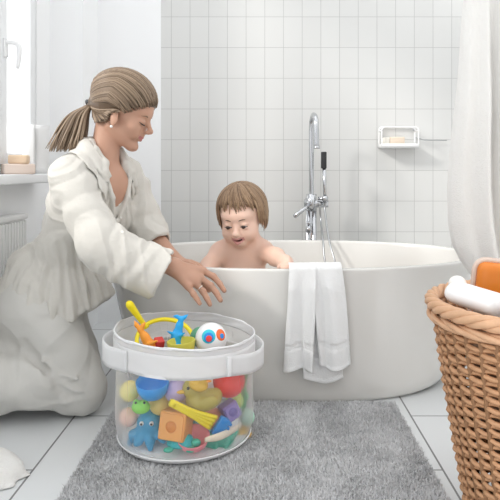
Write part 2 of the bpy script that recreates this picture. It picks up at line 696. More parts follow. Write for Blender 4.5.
# radiator under the window
RZ0 = .185
rad = empty('radiator', (XL, 2.0, .1), label='white ribbed radiator on the wall under the window', cat='radiator')
mb = MB()
RX = -.905
mb.box((RX - .035, 1.62, RZ0), (RX - .008, 2.285, .575), .004)
for i in range(27):
    y = 1.64 + i * .0245
    mb.box((RX - .012, y - .0075, RZ0 + .015), (RX, y + .0075, .56), .004)
mb.build('panel', M['radiator'], rad)
mb = MB()
mb.box((RX - .045, 1.615, .566), (RX + .002, 2.29, .586), .005)
mb.build('top_grille', M['radiator'], rad)
for y in (1.75, 2.2):
    mb = MB()
    mb.box((XL, y - .02, .4), (RX - .03, y + .02, .5), .003)
    mb.build('bracket', M['radiator'], rad)
mb = MB()
mb.tube([(RX - .03, 2.25, RZ0 + .01), (RX - .03, 2.25, .0)], .009, 10)
mb.build('pipe', M['frame'], rad)

# ================================================================== BATHTUB
TCX, TCY, TA, TB, TH = .10, 2.33, .70, .41, .43
tub = empty('bathtub', (TCX, TCY, 0), label='large white oval freestanding bathtub standing on the tiled floor', cat='bathtub')


def tub_rim_z(x):
    return TH


mb = MB()
outer = [(.70, .955, .0), (.755, .972, .004), (.79, .980, .014), (.815, .986, .03), (.845, .989, .06), (.875, .991, .11), (.905, .993, .17),
         (.935, .995, .24), (.96, .997, .31), (.98, .999, .37), (.995, 1.0, .415), (1.0, 1.0, .424), (.998, .999, .429), (.99, .985, .4315)]
inner = [(.972, .955, .4315), (.965, .943, .429), (.96, .937, .42), (.945, .92, .36), (.915, .885, .26), (.87, .84, .16), (.80, .77, .095),
         (.70, .66, .068), (.5, .45, .062), (.25, .22, .06), (.0, .0, .06)]
prof = outer + inner
n = 128
vs, fs = [], []
for (sa, sb, z) in prof:
    for j in range(n):
        a = 2 * PI * j / n
        c, s_ = math.cos(a), math.sin(a)
        e = .92 if (sa, sb, z) in inner else .92 - .22 * max(0, 1 - z / .36) ** 1.2
        vs.append((TCX + TA * sa * math.copysign(abs(c) ** e, c), TCY + TB * sb * math.copysign(abs(s_) ** e, s_), z))
for i in range(len(prof) - 1):
    for j in range(n):
        fs.append((i * n + j, i * n + (j + 1) % n, (i + 1) * n + (j + 1) % n, (i + 1) * n + j))
fs.append(tuple(range(n))[::-1])
mb.add(vs, fs)
mb.build('shell', M['tub'], tub)
mb = MB()
mb.lathe([(0, .004), (.028, .004), (.03, .002), (.03, 0)], (TCX + .4, TCY, .0605), 24)
mb.build('drain', M['chrome'], tub)

# ================================================================== FAUCET
FY = 2.81
fau = empty('bath_faucet', W(311, 240, FY) * 1, label='tall chrome floor standing bath faucet behind the tub', cat='faucet')
fxX = W(311.5, 0, FY).x
fau.location = (fxX, FY, 0)
mb = MB()
mb.lathe([(0, .012), (.045, .012), (.05, .008), (.05, 0)], (fxX, FY, 0), 32)
mb.build('base_plate', M['chrome'], fau)
mb = MB()
for dx in (-.016, .012):
    mb.tube([(fxX + dx, FY, .01), (fxX + dx, FY, .62)], .0125, 16)
mb.box((fxX - .008, FY - .008, .01), (fxX + .004, FY + .008, .6), .002)
mb.build('pillar', M['chrome'], fau)
mb = MB()
mb.tube([W(304, 203.5, FY), W(328, 203.5, FY)], .019, 18)
mb.tube([W(311.5, 211, FY), W(311.5, 194, FY)], .024, 20)
mb.build('valve_body', M['chrome'], fau)
mb = MB()
zt = W(0, 116, FY).z
mb.tube(lerp_pts([(fxX, FY, .59), (fxX, FY, .80), (fxX, FY, zt - .05), (fxX + .002, FY - .02, zt - .012), (fxX + .006, FY - .06, zt),
                  (fxX + .01, FY - .10, zt - .02), (fxX + .012, FY - .118, zt - .06), (fxX + .014, FY - .122, zt - .15)], 48),
        [.0115] * 30 + [.0125] * 18, 16)
sp = mb.build('spout', M['chrome'], fau)
mb = MB()
mb.tube([(fxX + .014, FY - .122, zt - .145), (fxX + .014, FY - .122, zt - .158)], .0145, 16)
mb.build('spout_tip', M['chrome'], sp)
mb = MB()
mb.tube([W(310, 204, FY - .02), W(304, 209, FY - .04), W(294.5, 216.5, FY - .07)], [.008, .0085, .0095], 12)
mb.build('lever', M['chrome'], fau)
mb = MB()
mb.tube([W(309, 226, FY - .018), W(309, 232, FY - .018)], .012, 14)
mb.sphere(W(309, 223, FY - .015), .009)
mb.build('diverter_knob', M['chrome'], fau)
mb = MB()
mb.tube([W(318, 198.5, FY - .02), W(328, 198.5, FY - .03)], .008, 10)
mb.tube([W(325, 201, FY - .03), W(325, 196, FY - .03)], .013, 14)
mb.build('shower_holder', M['chrome'], fau)
hs = empty('hand_shower', W(324.5, 198, FY - .03), label='slim hand shower with black grip hanging on the chrome faucet', cat='shower head')
mb = MB()
mb.tube([W(325, 203, FY - .03), W(324.2, 166, FY - .03)], [.0075, .009], 14)
mb.build('wand', M['chrome'], hs)
mb = MB()
mb.box((-.0125, -.012, -.0005), (.0125, .012, .077), .004, T(W(323.8, 168.4, FY - .03)))
mb.build('grip', M['black_rubber'], hs)
for k, pts in enumerate(([W(325, 202, FY - .03), W(325, 212, 2.77), W(329, 240, 2.66), W(335, 262, 2.60), W(341, 292, 2.57)],
                         [W(320, 206, FY - .03), W(321, 222, 2.77), W(323, 240, 2.665), W(325, 262, 2.615), W(332, 290, 2.58), W(341, 292, 2.57)])):
    mb = MB()
    P = lerp_pts(pts, 90)
    mb.tube(P, [.0042 + .0006 * (i % 2) for i in range(90)], 8)
    mb.build('hose', M['hose'], hs)

# ================================================================== WALL SOAP HOLDER
SX0, SX1 = W(379.5, 0, YB - .04).x, W(417, 0, YB - .04).x
SZ0, SZ1 = W(0, 148, YB - .04).z, W(0, 127, YB - .04).z
sh = empty('soap_holder', ((SX0 + SX1) / 2, YB, SZ0), label='white wall soap basket on the tiles above the tub', cat='soap holder')
mb = MB()
mb.box((SX0, YB - .085, SZ0), (SX1, YB - .002, SZ0 + .008), .003)
mb.box((SX0, YB - .085, SZ0), (SX1, YB - .080, SZ0 + .02), .0022)
mb.box((SX0, YB - .007, SZ0), (SX1, YB - .002, SZ0 + .02), .002)
for x in (SX0, SX1 - .005):
    mb.box((x, YB - .085, SZ0), (x + .005, YB - .002, SZ0 + .02), .002)
mb.build('tray', M['white_plastic'], sh)
mb = MB()


def rrect(x0, x1, z0, z1, y, r=.016, n=6):
    out = []
    for cx, cz, a0 in ((x1 - r, z1 - r, 0), (x0 + r, z1 - r, 90), (x0 + r, z0 + r, 180), (x1 - r, z0 + r, 270)):
        for i in range(n + 1):
            a = math.radians(a0 + 90 * i / n)
            out.append((cx + r * math.cos(a), y, cz + r * math.sin(a)))
    return out


mb.tube(rrect(SX0 + .003, SX1 - .003, SZ0 + .004, SZ1, YB - .012), .0045, 8, True)
mb.tube(rrect(SX0 + .003, SX1 - .003, SZ0 + .004, SZ1 - .004, YB - .081), .0038, 8, True)
for x in (SX0 + .004, SX1 - .004):
    mb.tube([(x, YB - .081, SZ1 - .022), (x, YB - .012, SZ1 - .018)], .0035, 8)
mb.build('wire_frame', M['white_plastic'], sh)
for x in (SX0 + .018, SX1 - .012):
    mb = MB()
    mb.lathe([(0, .004), (.004, .003), (.0055, 0)], (0, 0, 0), 14, T((x, YB - .016, SZ1 - .012)) @ Rx(PI / 2))
    mb.build('screw', M['grey_wire'], sh)
mb = MB()
P = lerp_pts([(SX1 - .004, YB - .012, SZ1 - .05), (SX1 + .02, YB - .02, SZ1 - .055), (SX1 + .045, YB - .022, SZ1 - .062), (SX1 + .15, YB - .02, SZ1 - .064)], 24)
mb.tube(P, .0025, 8)
mb.build('wire_arm', M['grey_wire'], sh)
sb = empty('soap_bar', W(393, 144, YB - .045), label='beige and cream soap bar lying in the white wall basket', cat='soap')
zb = SZ0 + .0085
x0, x1, xm = W(383, 0, YB - .05).x, W(404, 0, YB - .05).x, W(389.5, 0, YB - .05).x
mb = MB()
mb.box((xm, YB - .07, zb), (x1, YB - .02, zb + .044), .005)
mb.build('soap_block', M['soap_beige'], sb)
mb = MB()
mb.box((x0, YB - .068, zb), (xm - .0005, YB - .022, zb + .042), .006)
mb.build('soap_end', M['soap_cream'], sb)['label'] = 'cream end'

# ================================================================== SILL ITEMS
s0 = MB()
s0.box((-.055, -.03, 0), (.055, .03, .038), .008, seg=3)
o = s0.build('soap_bar', M['soap_pink'])
o.location = (-.905, 2.20, .735)
o.rotation_euler = (0, 0, math.radians(35))
tag(o, 'pale pink soap block lying on the window sill', 'soap')
s0 = MB()
s0.box((-.034, -.022, 0), (.034, .022, .032), .007, seg=3)
o = s0.build('soap_bar', M['soap_tan'])
o.location = (-.902, 2.20, .773)
o.rotation_euler = (0, 0, math.radians(8))
tag(o, 'tan soap block resting on top of the pale pink soap', 'soap')
mb = MB()
rt = []
for i in range(140):
    a = i / 139 * 5.2 * PI
    rt.append((.008 + .0078 * a / PI * 1.15) * Vector((math.cos(a), math.sin(a), 0)))
vs, fs = [], []
NZ = 9
for i, p in enumerate(rt):
    nrm = p.normalized()
    for zz in range(NZ):
        z = zz / (NZ - 1)
        vs.append(Vector((p.x, p.y, .19 * z)) + nrm * .0015 * math.sin(9 * z + i * .3))
for i in range(len(rt) - 1):
    for z in range(NZ - 1):
        fs.append((i * NZ + z, (i + 1) * NZ + z, (i + 1) * NZ + z + 1, i * NZ + z + 1))
mb.add(vs, fs)
o = mb.build('rolled_towel', M['terry'])
md = o.modifiers.new('thickness', 'SOLIDIFY')
md.thickness = .0075
md.offset = 0
o.location = (-.908, 2.385, .737)
o.rotation_euler = (0, 0, 1.2)
tag(o, 'rolled white towel standing upright on the window sill', 'towel')
# ================================================================== BATH MAT
RXL, RXR, RY0, RY1 = -.468, .414, 1.08, 1.915
bmt = empty('bath_mat', (0, 1.5, 0), label='grey shaggy rectangular bath mat on the floor before the tub', cat='bath mat')
mb = MB()
mb.box((RXL, RY0, .0), (RXR, RY1, .008), .003)
mb.build('backing', M['mat_base'], bmt)
rng = np.random.RandomState(3)
NT = 80000
tx = rng.uniform(RXL, RXR, NT)
ty = rng.uniform(RY0, RY1, NT)
fw = waves(11, .16, 4)
fw2 = waves(12, .05, 4)
lean = fw(tx * .55, ty * 1.3, 0 * tx) * .006
lean2 = fw2(tx * .5, ty * 1.5, 0 * tx)
hgt = .0095 + .0022 * lean2 + rng.uniform(-.002, .002, NT)
ang = rng.uniform(0, 2 * PI, NT)
wd = .0014
bx, by = np.cos(ang) * wd, np.sin(ang) * wd
jx, jy = rng.normal(0, .004, NT), rng.normal(0, .004, NT)
z0 = .006
V0 = np.stack([tx - bx, ty - by, np.full(NT, z0)], 1)
V1 = np.stack([tx + bx, ty + by, np.full(NT, z0)], 1)
mxx, mxy = tx + jx * .5, ty + jy * .5 + lean * .5
V2 = np.stack([mxx + bx * .9, mxy + by * .9, z0 + hgt * .6], 1)
V3 = np.stack([mxx - bx * .9, mxy - by * .9, z0 + hgt * .6], 1)
V4 = np.stack([tx + jx, ty + jy + lean, z0 + hgt], 1)
VV = np.stack([V0, V1, V2, V3, V4], 1).reshape(-1, 3)
b5 = np.arange(NT) * 5
faces = [(i, i + 1, i + 2, i + 3) for i in b5.tolist()] + [(i + 3, i + 2, i + 4) for i in b5.tolist()]
me = bpy.data.meshes.new('pile')
me.from_pydata(VV.tolist(), [], faces)
o = link_mesh('pile', me, M['pile'], bmt)
o['kind'] = 'stuff'

# ================================================================== HAND TOWEL OVER THE RIM
def tub_front(X, z_scale=1.0):
    q = max(0, 1 - (abs(X - TCX) / TA) ** (2 / .92))
    return TCY - TB * z_scale * q ** (.92 / 2)


mb = MB()


def panel(xt0, xt1, xb0, xb1, ybot, amp, npl, off, ph, inside, dip, m_=0):
    """one hanging layer: px range at the rim, px range at the hem, hem pixel row"""
    def f(u, v):
        Yr = tub_front((xt0 + (xt1 - xt0) * u - CX) * 1.92 / FPX)
        # path: inside hang -> over rim -> outside hang
        Li, Lo = inside, (ybot + dip * math.sin(PI * u) - 270) * 1.9 / FPX
        top_r = .013 + off
        s = v * (Li + .05 + Lo)
        zt = TH + .0045 + off
        if s < Li:
            y, z, w = Yr + .036 + off, zt - .006 - (Li - s), 0
        elif s < Li + .05:
            a = (s - Li) / .05
            y, z, w = Yr + .036 + off - a * (.036 + 2 * off + .006), zt - .006 + .006 * math.sin(PI * a), a * .2
        else:
            d = s - Li - .05
            w = min(1, .2 + d / .08)
            y, z = Yr - .007 - off - .004 * w, zt - .006 - d
        frac = max(0, (s - Li - .05) / Lo) if Lo else 0
        g = frac ** .8
        px = (xt0 + (xt1 - xt0) * u) * (1 - g) + (xb0 + (xb1 - xb0) * u) * g
        X = (px - CX) * 1.9 / FPX
        pl = math.sin(u * npl * 2 * PI + ph + .5 * math.sin(frac * 3 + ph))
        y -= w * amp * (1 + pl) * (.55 + .6 * frac)
        X += w * .003 * math.sin(u * npl * 2 * PI + ph + 1.2 + frac * 2)
        band = 1 if .735 < frac < .80 else 0
        y += band * .0028
        if frac > .97:
            y -= .002
        return (X, y, z)
    mb.grid(f, 40, 110, m_, .0065)


panel(300, 338, 304, 342, 376, .006, 1.2, .001, 2.2, .07, 6)
panel(289, 316, 285, 313, 372, .012, 1.15, .010, .5, .07, -3)
panel(309, 342, 319, 350, 366, .013, 1.35, .0105, 3.3, .07, 4)
o = mb.build('hand_towel', M['terry'])
tag(o, 'small white hand towel draped over the front rim of the bathtub', 'towel')

# ================================================================== BATH TOWEL ON A BAR (right edge)
tb = empty('towel_bar', (XR, 1.76, 1.36), label='chrome towel bar fixed to the right wall above the basket', cat='towel bar')
mb = MB()
mb.tube([(XR, 1.76, 1.36), (.54, 1.76, 1.36)], .009, 14)
mb.sphere((.54, 1.76, 1.36), .012)
mb.build('rail', M['chrome'], tb)
mb = MB()
mb.lathe([(0, .016), (.028, .014), (.032, 0)], (0, 0, 0), 28, T((XR, 1.76, 1.36)) @ Ry(-PI / 2))
mb.build('wall_plate', M['chrome'], tb)
TY = 1.76
edge = [(0, 463), (40, 460), (80, 457.5), (120, 453), (150, 449.5), (190, 447), (225, 448), (245, 452), (262, 461), (278, 473), (292, 488)]


def edge_x(y):
    if y <= 0:
        return 463 + .03 * (0 - y)
    for (a, xa), (b, xb) in zip(edge, edge[1:]):
        if a <= y <= b:
            t = (y - a) / (b - a)
            return xa + (xb - xa) * t
    return edge[-1][1]


mb = MB()


def towel_fn(front):
    def f(u, v):
        y = -34 + v * (292 + 34)
        t = max(0, min(1, (y + 34) / 326))
        pl = edge_x(y)
        pr = 548 - 40 * max(0, (y - 230) / 62) ** 2
        uu = u
        px = pl + (pr - pl) * uu
        # the second lobe starts part-way across
        seam = .33 + .12 * t
        d = .014 + .05 * min(1, t * 2.2) * (1 - max(0, (t - .86) / .14) ** 2 * .85)
        rnd = (math.sin(PI * min(1, u * 1.0)) ** .45) if 0 < u < 1 else 0
        fold = .012 * math.sin(u * 15 + 2.0 * t + .5) * min(1, t * 3) + .006 * math.sin(u * 31 - 3 * t)
        lobe = -.05 * math.exp(-((u - seam) / .045) ** 2) * min(1, .3 + t * 1.5) * (1 - t ** 6) 
        bulge = d * rnd + (fold + lobe) * rnd
        return ((px - CX) * TY / FPX, TY - front * max(.004 * rnd, bulge), CAMZ - (y - CY) * TY / FPX)
    return f


mb.grid(towel_fn(1), 70, 90)
mb.grid(lambda u, v: towel_fn(-.8)(1 - u, v), 70, 90)
o = mb.build('hanging_towel', M['towel_cream'])
tag(o, 'large white bath towel hanging behind the wicker basket', 'towel')

# ================================================================== WICKER BASKET
BX, BY, BH, BRT, BRB = .590, 1.25, .462, .230, .153
bsk = empty('laundry_basket', (BX, BY, 0), label='tall round wicker laundry basket on the floor beside the bath mat', cat='basket')


def brad(z):
    t = z / BH
    return BRB + (BRT - BRB) * (t ** .9)


NS = 42
mb = MB()
rows = 41
for r in range(rows):
    z = .015 + (BH - .042) * r / (rows - 1)
    R = brad(z)
    pts = []
    Np = NS * 4
    for i in range(Np):
        a = 2 * PI * i / Np
        sg = math.sin(NS / 2 * a + (PI if r % 2 else 0))
        rr = R + .0052 * sg + random.uniform(-.0004, .0004)
        pts.append((BX + rr * math.cos(a), BY + rr * math.sin(a), z + .0016 * math.sin(3 * a + r) + .0014 * math.cos(NS / 2 * a + (PI if r % 2 else 0))))
    mb.tube(pts, .0047 + random.uniform(-.0005, .0005), 6, True)
mb.build('weave', M['wicker'], bsk)
mb = MB()
for i in range(NS):
    a = 2 * PI * (i + .5) / NS + 2 * PI / NS * .5
    pts = [(BX + brad(z) * math.cos(a), BY + brad(z) * math.sin(a), z) for z in [.008 + (BH - .02) * k / 10 for k in range(11)]]
    mb.tube(pts, .0058, 8)
mb.build('stakes', M['wicker_dark'], bsk)
mb = MB()
mb.lathe([(0, .016), (BRB - .004, .016), (BRB, .01), (BRB, 0), (0, 0)], (BX, BY, 0), 48)
mb.build('basket_base', M['wicker_dark'], bsk)
mb = MB()
for k in range(4):
    pts = []
    for i in range(240):
        a = 2 * PI * i / 240
        tw = a * 9 + 2 * PI * k / 4
        rr = BRT + .004 + .0085 * math.cos(tw)
        pts.append((BX + rr * math.cos(a), BY + rr * math.sin(a), BH + .006 + .008 * math.sin(tw)))
    mb.tube(pts, .0078, 8, True)
mb.build('rim_braid', M['wicker_rim'], bsk)
mb = MB()
for k in range(3):
    pts = []
    for i in range(240):
        a = 2 * PI * i / 240
        tw = -a * 7 + 2 * PI * k / 3
        rr = BRT + .004 + .006 * math.cos(tw)
        pts.append((BX + rr * math.cos(a), BY + rr * math.sin(a), BH - .020 + .0045 * math.sin(tw)))
    mb.tube(pts, .0062, 8, True)
mb.build('rim_band', M['wicker_rim'], bsk)

# bundle of laundry the bottles lie on; dark brown stands in for basket shade
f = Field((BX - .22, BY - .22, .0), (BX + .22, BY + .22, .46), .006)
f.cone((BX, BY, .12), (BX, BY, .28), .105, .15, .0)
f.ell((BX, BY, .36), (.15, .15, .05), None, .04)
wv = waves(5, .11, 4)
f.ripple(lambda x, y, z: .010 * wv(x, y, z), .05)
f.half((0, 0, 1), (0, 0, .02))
o = f.build('laundry_bundle', mat('shade_brown_cotton', (.22, .14, .09), .9), None, 2)
tag(o, 'heap of laundry inside the wicker basket, coloured dark as its shade', 'laundry')

# white bottle with a rounded cap lying across the basket rim
wb = empty('lotion_bottle', W(470, 300, 1.25), label='white lotion bottle with rounded cap lying in the wicker basket', cat='bottle')
A = W(452, 291, 1.25)
Bp = W(493, 304, 1.17)
ax = (Bp - A).normalized()
rot = ax.to_track_quat('Z', 'Y').to_matrix().to_4x4()
mb = MB()
mb.lathe([(0, .002), (.022, .0), (.027, .008), (.029, .03), (.029, .105), (.027, .115), (0, .118)], (0, 0, 0), 32, T(A) @ rot, sx=1.1, sy=.8)
mb.build('bottle_body', M['white_plastic'], wb)
capc = plastic('warm_white', (.86, .82, .77))
mb = MB()
mb.sphere(W(457.5, 284, 1.26), (.0185, .02, .0175))
mb.build('cap', capc, wb)
mb = MB()
mb.box((-.002, -.009, .06), (.0022, .009, .085), .0006, T(A) @ rot @ T((0, -.0232, 0)) @ Rz(PI / 2))
mb.build('printed_mark', plastic('grey_print', (.45, .45, .46)), wb)

amb = mat('amber_liquid', (.80, .24, .03), .12, trans=.12, ior=1.4)
ab = empty('amber_bottle', W(512, 300, 1.30), label='amber orange bottle with pale rim standing in the basket', cat='bottle')
c0 = W(510, 291, 1.30)
mb = MB()
RB = T(c0) @ Ry(math.radians(6)) @ Rz(math.radians(-8))
mb.box((-.075, -.032, -.09), (.075, .032, .058), .022, RB, seg=5)
mb.build('bottle_body', amb, ab)
mb = MB()
ring = [RB @ Vector(p) for p in [(x, 0, z) for x, y, z in rrect(-.078, .078, -.093, .061, 0, .024, 8)]]
mb.tube(ring, .006, 8, True, flat=(1.0, 2.2))
mb.build('pale_edge', sheer_mat('pale_clear_plastic', (.93, .86, .78), .75, .2, .4), ab)['label'] = 'pale clear edge'
mb = MB()
mb.lathe([(.02, 0), (.02, .03), (.018, .034), (0, .034)], (0, 0, 0), 24, RB @ T((.02, 0, .06)))
mb.build('cap', capc, ab)

# crumpled cloth on the floor, lower left
f = Field((-.80, 1.34, -.02), (-.50, 1.64, .12), .004)
f.cone(W(-20, 478, 1.47), W(8, 476, 1.47), .05, .042, .02)
f.cone(W(5, 478, 1.46), W(27, 478, 1.47), .036, .017, .02, sq=((0, 0, 1), 1.25))
f.cone(W(-5, 470, 1.5), W(12, 470, 1.53), .05, .03, .03)
f.cone(W(10, 488, 1.42), W(-10, 490, 1.41), .018, .03, .02)
wv2 = waves(21, .07, 4)
f.ripple(lambda x, y, z: .007 * wv2(x * 1.0, y * .6, z * 1.4), .04)
f.half((0, 0, 1), (0, 0, .001))
o = f.build('crumpled_cloth', M['towel_cream'], None, 2)
tag(o, 'crumpled white cloth lying on the floor tiles by the mat', 'cloth')
# ================================================================== WOMAN
def cyl(s, a, b, ra, rb, k=.01, op='add', rip=None):
    """flat-ended tapered cylinder"""
    a, b = np.array(a, float), np.array(b, float)
    r = max(ra, rb) + k + .03
    w_ = s._win(np.minimum(a, b) - r, np.maximum(a, b) + r)
    if w_ is None:
        return
    sl, X, Y, Z = w_
    ab = b - a
    L = math.sqrt((ab ** 2).sum())
    n = ab / L
    h = (X - a[0]) * n[0] + (Y - a[1]) * n[1] + (Z - a[2]) * n[2]
    dx, dy, dz = X - (a[0] + h * n[0]), Y - (a[1] + h * n[1]), Z - (a[2] + h * n[2])
    t = np.clip(h / L, 0, 1)
    d = np.sqrt(dx * dx + dy * dy + dz * dz) - (ra + (rb - ra) * t)
    if rip is not None:
        u = np.cross(n, [0, 1, 0.01])
        u /= np.linalg.norm(u)
        v = np.cross(n, u)
        ang = np.arctan2(dx * v[0] + dy * v[1] + dz * v[2], dx * u[0] + dy * u[1] + dz * u[2])
        ph = h * 2 * PI / rip[1] + rip[3]
        d = d + rip[0] * np.sin(ph + rip[2] * np.sin(ang) + .9 * np.sin(2 * ang + ph * .4))
    d = np.maximum(d, np.maximum(-h, h - L))
    s._mix(sl, d.astype(np.float32), k, op)


def frame(origin, R, sc=1.0):
    R3 = R.to_3x3()
    return (lambda x, y, z: Vector(origin) + R3 @ (Vector((x, y, z)) * sc)), np.array(R3)


woman = empty('person', (-.62, 1.95, 0), label='woman with a ponytail in a cream shirt kneeling beside the bathtub, reaching out', cat='person')
HS = 1.0
hp, HR = frame(W(124.4, 107.6, 1.93), Rz(math.radians(-5)) @ Ry(math.radians(22)), HS)
tp, TR = frame(W(82, 222, 1.96), Rz(math.radians(-27)) @ Ry(math.radians(28)))

b = Field((-1.0, 1.62, -.01), (-.06, 2.24, 1.09), .0033)


def he(c, r, k=.012, op='add', R=None):
    b.ell(hp(*c), [x * HS for x in r], HR if R is None else R, k, op)


def hc(p, q, ra, rb, k=.01, op='add'):
    b.cone(hp(*p), hp(*q), ra * HS, rb * HS, k, op)


# trunk, legs, feet (mostly under the clothes)
b.ell(tp(0, 0, .09), (.085, .135, .14), TR, .02)
b.ell(tp(.005, 0, -.07), (.08, .115, .15), TR, .04)
b.ell(W(40, 304, 1.97), (.105, .14, .105), None, .04)
b.cone(W(80, 182, 1.85), W(124, 178, 2.06), .045, .045, .03)
b.cone(W(42, 316, 1.88), W(83, 389, 1.845), .07, .048, .02)
b.cone(W(83, 389, 1.845), W(-18, 396, 1.79), .046, .034, .02)
b.cone(W(55, 312, 2.05), (-.64, 2.06, .07), .07, .048, .02)
b.cone((-.64, 2.06, .065), (-.87, 2.05, .05), .046, .034, .02)
for y, x in ((1.785, -.865), (2.05, -.875)):
    b.cone((x, y, .045), (x - .055, y - .01, .024), .03, .02, .015)
# neck and chest
b.cone(hp(-.034, 0, -.05), tp(-.010, 0, .215), .039, .048, .02)
b.cone(tp(-.02, 0, .19), W(84, 180, 1.87), .038, .032, .03)
b.cone(tp(-.02, 0, .19), W(122, 178, 2.04), .038, .032, .03)
b.ell(tp(.045, 0, .13), (.052, .085, .09), TR, .03)
# skull and face
he((-.010, 0, .03), (.099, .075, .082), 0.01)
he((.030, 0, -.036), (.058, .055, .078), .02)
hc((-.004, -.046, -.064), (.064, -.011, -.103), .019, .015, .02)
hc((-.004, .046, -.064), (.064, .011, -.103), .019, .015, .02)
he((.074, 0, -.107), (.015, .016, .012), .016)
he((.066, 0, .008), (.024, .046, .020), .02)
for s in (-1, 1):
    he((.058, s * .033, -.046), (.025, .023, .024), .02)
    he((.099, s * .029, -.020), (.016, .017, .010), .010, 'sub')
    he((.077, s * .030, -.021), (.014, .017, .010), .004)
    he((.101, s * .0085, -.048), (.0075, .006, .0055), .006)
    he((.072, s * .027, -.066), (.014, .012, .012), .014)
hc((.084, 0, -.006), (.107, 0, -.038), .006, .0075, .011)
he((.109, 0, -.041), (.0085, .009, .0075), .006)
hc((.082, 0, -.058), (.086, 0, -.070), .012, .010, .012)
for s in (-1, 1):
    hc((.0900, 0, -.0695), (.071, s * .029, -.0620), .0031, .0020, .004)
    hc((.0880, 0, -.0785), (.071, s * .028, -.0640), .0036, .0018, .004)
    hc((.097, 0, -.0745), (.072, s * .033, -.0630), .0024, .0018, .002, 'sub')
    he((.007, s * .074, -.039), (.0155, .007, .0265), .006, R=np.array(Matrix(HR.tolist()) @ Matrix.Rotation(-.22, 3, 'Y') @ Matrix.Rotation(s * .35, 3, 'Z')))
    he((.013, s * .083, -.034), (.008, .0055, .015), .005, 'sub')
    he((.011, s * .078, -.043), (.005, .004, .008), .004)
# near arm and hand
sh_n, el_n, wr_n = W(71, 177, 1.81), W(102, 246, 1.745), W(173, 266.5, 1.79)
b.cone(sh_n, el_n, .048, .040, .02)
b.cone(el_n, wr_n, .040, .0255, .015, sq=None)
KN = [W(203, 271, 1.832), W(200.5, 278.5, 1.812), W(196, 284, 1.79), W(188.5, 287, 1.768)]
for kp, r in zip(KN, (.0125, .0125, .012, .0115)):
    b.cone(wr_n + Vector((.004, 0, -.002)), kp, .0215, r, .012)
b.ell((wr_n + KN[1] + KN[2]) / 3 + Vector((.004, .002, -.004)), (.03, .028, .017), np.array(Rz(-.2).to_3x3() @ Ry(.45).to_3x3()), .012)
fing = [
    [KN[0], W(213.5, 276.5, 1.838), W(220, 284, 1.834), W(224.3, 290.6, 1.827)],
    [KN[1], W(210.5, 285.5, 1.812), W(216.5, 293, 1.808), W(220.6, 300.3, 1.80)],
    [KN[2], W(203, 291.5, 1.786), W(207, 298.5, 1.782), W(210, 304.5, 1.777)],
    [KN[3], W(193.5, 294.0, 1.762), W(197, 299, 1.76), W(199.8, 303.6, 1.757)],
]
for ch, r in zip(fing, (.0098, .0102, .0096, .0086)):
    b.chain(ch, [r * 1.06, r, r * .92, r * .76], .0025)
    b.ell(ch[1], (r * 1.08,) * 3, None, .003)
    b.ell(ch[0] + Vector((0, -.002, .004)), (.0095, .0095, .008), None, .006)
b.chain([W(180, 268, 1.825), W(193, 277, 1.856), W(203, 284, 1.862), W(209, 290, 1.858)], [.019, .0135, .0115, .009], .008)
# far arm and hand on the tub rim
sh_f, el_f, wr_f = W(126, 178, 2.06), W(146, 228, 2.07), W(171, 256, 2.0)
b.cone(sh_f, el_f, .046, .039, .02)
b.cone(el_f, wr_f, .038, .0245, .015)
for i, (px, py, yy) in enumerate(((190, 262.2, 1.995), (191, 262.6, 1.975), (190, 263, 1.957), (187, 263.6, 1.942))):
    k_ = W(px - 7, py - 1, yy + .003)
    b.cone(wr_f, k_, .019, .011, .01)
    b.chain([k_, W(px + 1, py, yy), W(px + 7, py + 2.2, yy - .004), W(px + 11, py + 5, yy - .01)], [.0098, .009, .0082, .007], .003)
b.chain([W(175, 258, 2.01), W(184, 262, 2.022), W(191, 265, 2.02)], [.016, .012, .009], .006)
b.half((0, 0, 1), (0, 0, .002))
body = b.build('body', [M['skin'], M['lips']], woman, 1)
# lip colour belongs to the lips themselves
hinv = (Matrix(HR.tolist()).to_4x4())


def to_head(p, origin, R3, sc):
    return (R3.transposed() @ (Vector(p) - Vector(origin))) / sc


def colour_lips(o, origin, R3, sc, test, slot=1):
    for p in o.data.polygons:
        c = o.matrix_parent_inverse @ p.center if False else p.center
        if (Vector(c) - Vector(origin)).length < .2:
            l = to_head(c, origin, R3, sc)
            if test(l):
                p.material_index = slot


R3w = Matrix(HR.tolist())
colour_lips(body, hp(0, 0, 0), R3w, HS,
            lambda l: l.x > .066 and abs(l.y) < .028 and -.0822 + .62 * abs(l.y) < l.z < -.0660 + .16 * abs(l.y) and l.x > .0895 - abs(l.y) * .72 - .006)

mb = MB()
mb.tube(lerp_pts([hp(.0705, -.027, -.0640), hp(.0800, -.017, -.0700), hp(.0860, 0, -.0738), hp(.0800, .017, -.0700), hp(.0705, .027, -.0640)], 15), [.0008, .0016] + [.0022] * 11 + [.0016, .0008], 8)
mb.build('teeth', M['teeth'], woman)
# brows, lashes
for s in (-1, 1):
    mb = MB()
    P = lerp_pts([hp(.0875, s * .013, -.0035), hp(.087, s * .028, .0015), hp(.075, s * .043, -.003)], 10)
    mb.tube(P, [.0014, .0022, .0025, .0025, .0024, .0022, .002, .0017, .0013, .0008], 6)
    mb.build('eyebrow', M['brow'], woman)
    mb = MB()
    P = lerp_pts([hp(.0865, s * .018, -.0265), hp(.0915, s * .028, -.0285), hp(.0855, s * .040, -.0265), hp(.078, s * .048, -.023)], 12)
    mb.tube(P, [.001, .0015, .0018, .002, .002, .002, .002, .002, .002, .0018, .0014, .0008], 6)
    mb.build('eyelashes', M['lash'], woman)
mb = MB()
mb.sphere(hp(.011, -.081, -.067), .0045, u=14, v=10)
mb.build('earring', M['pearl'], woman)

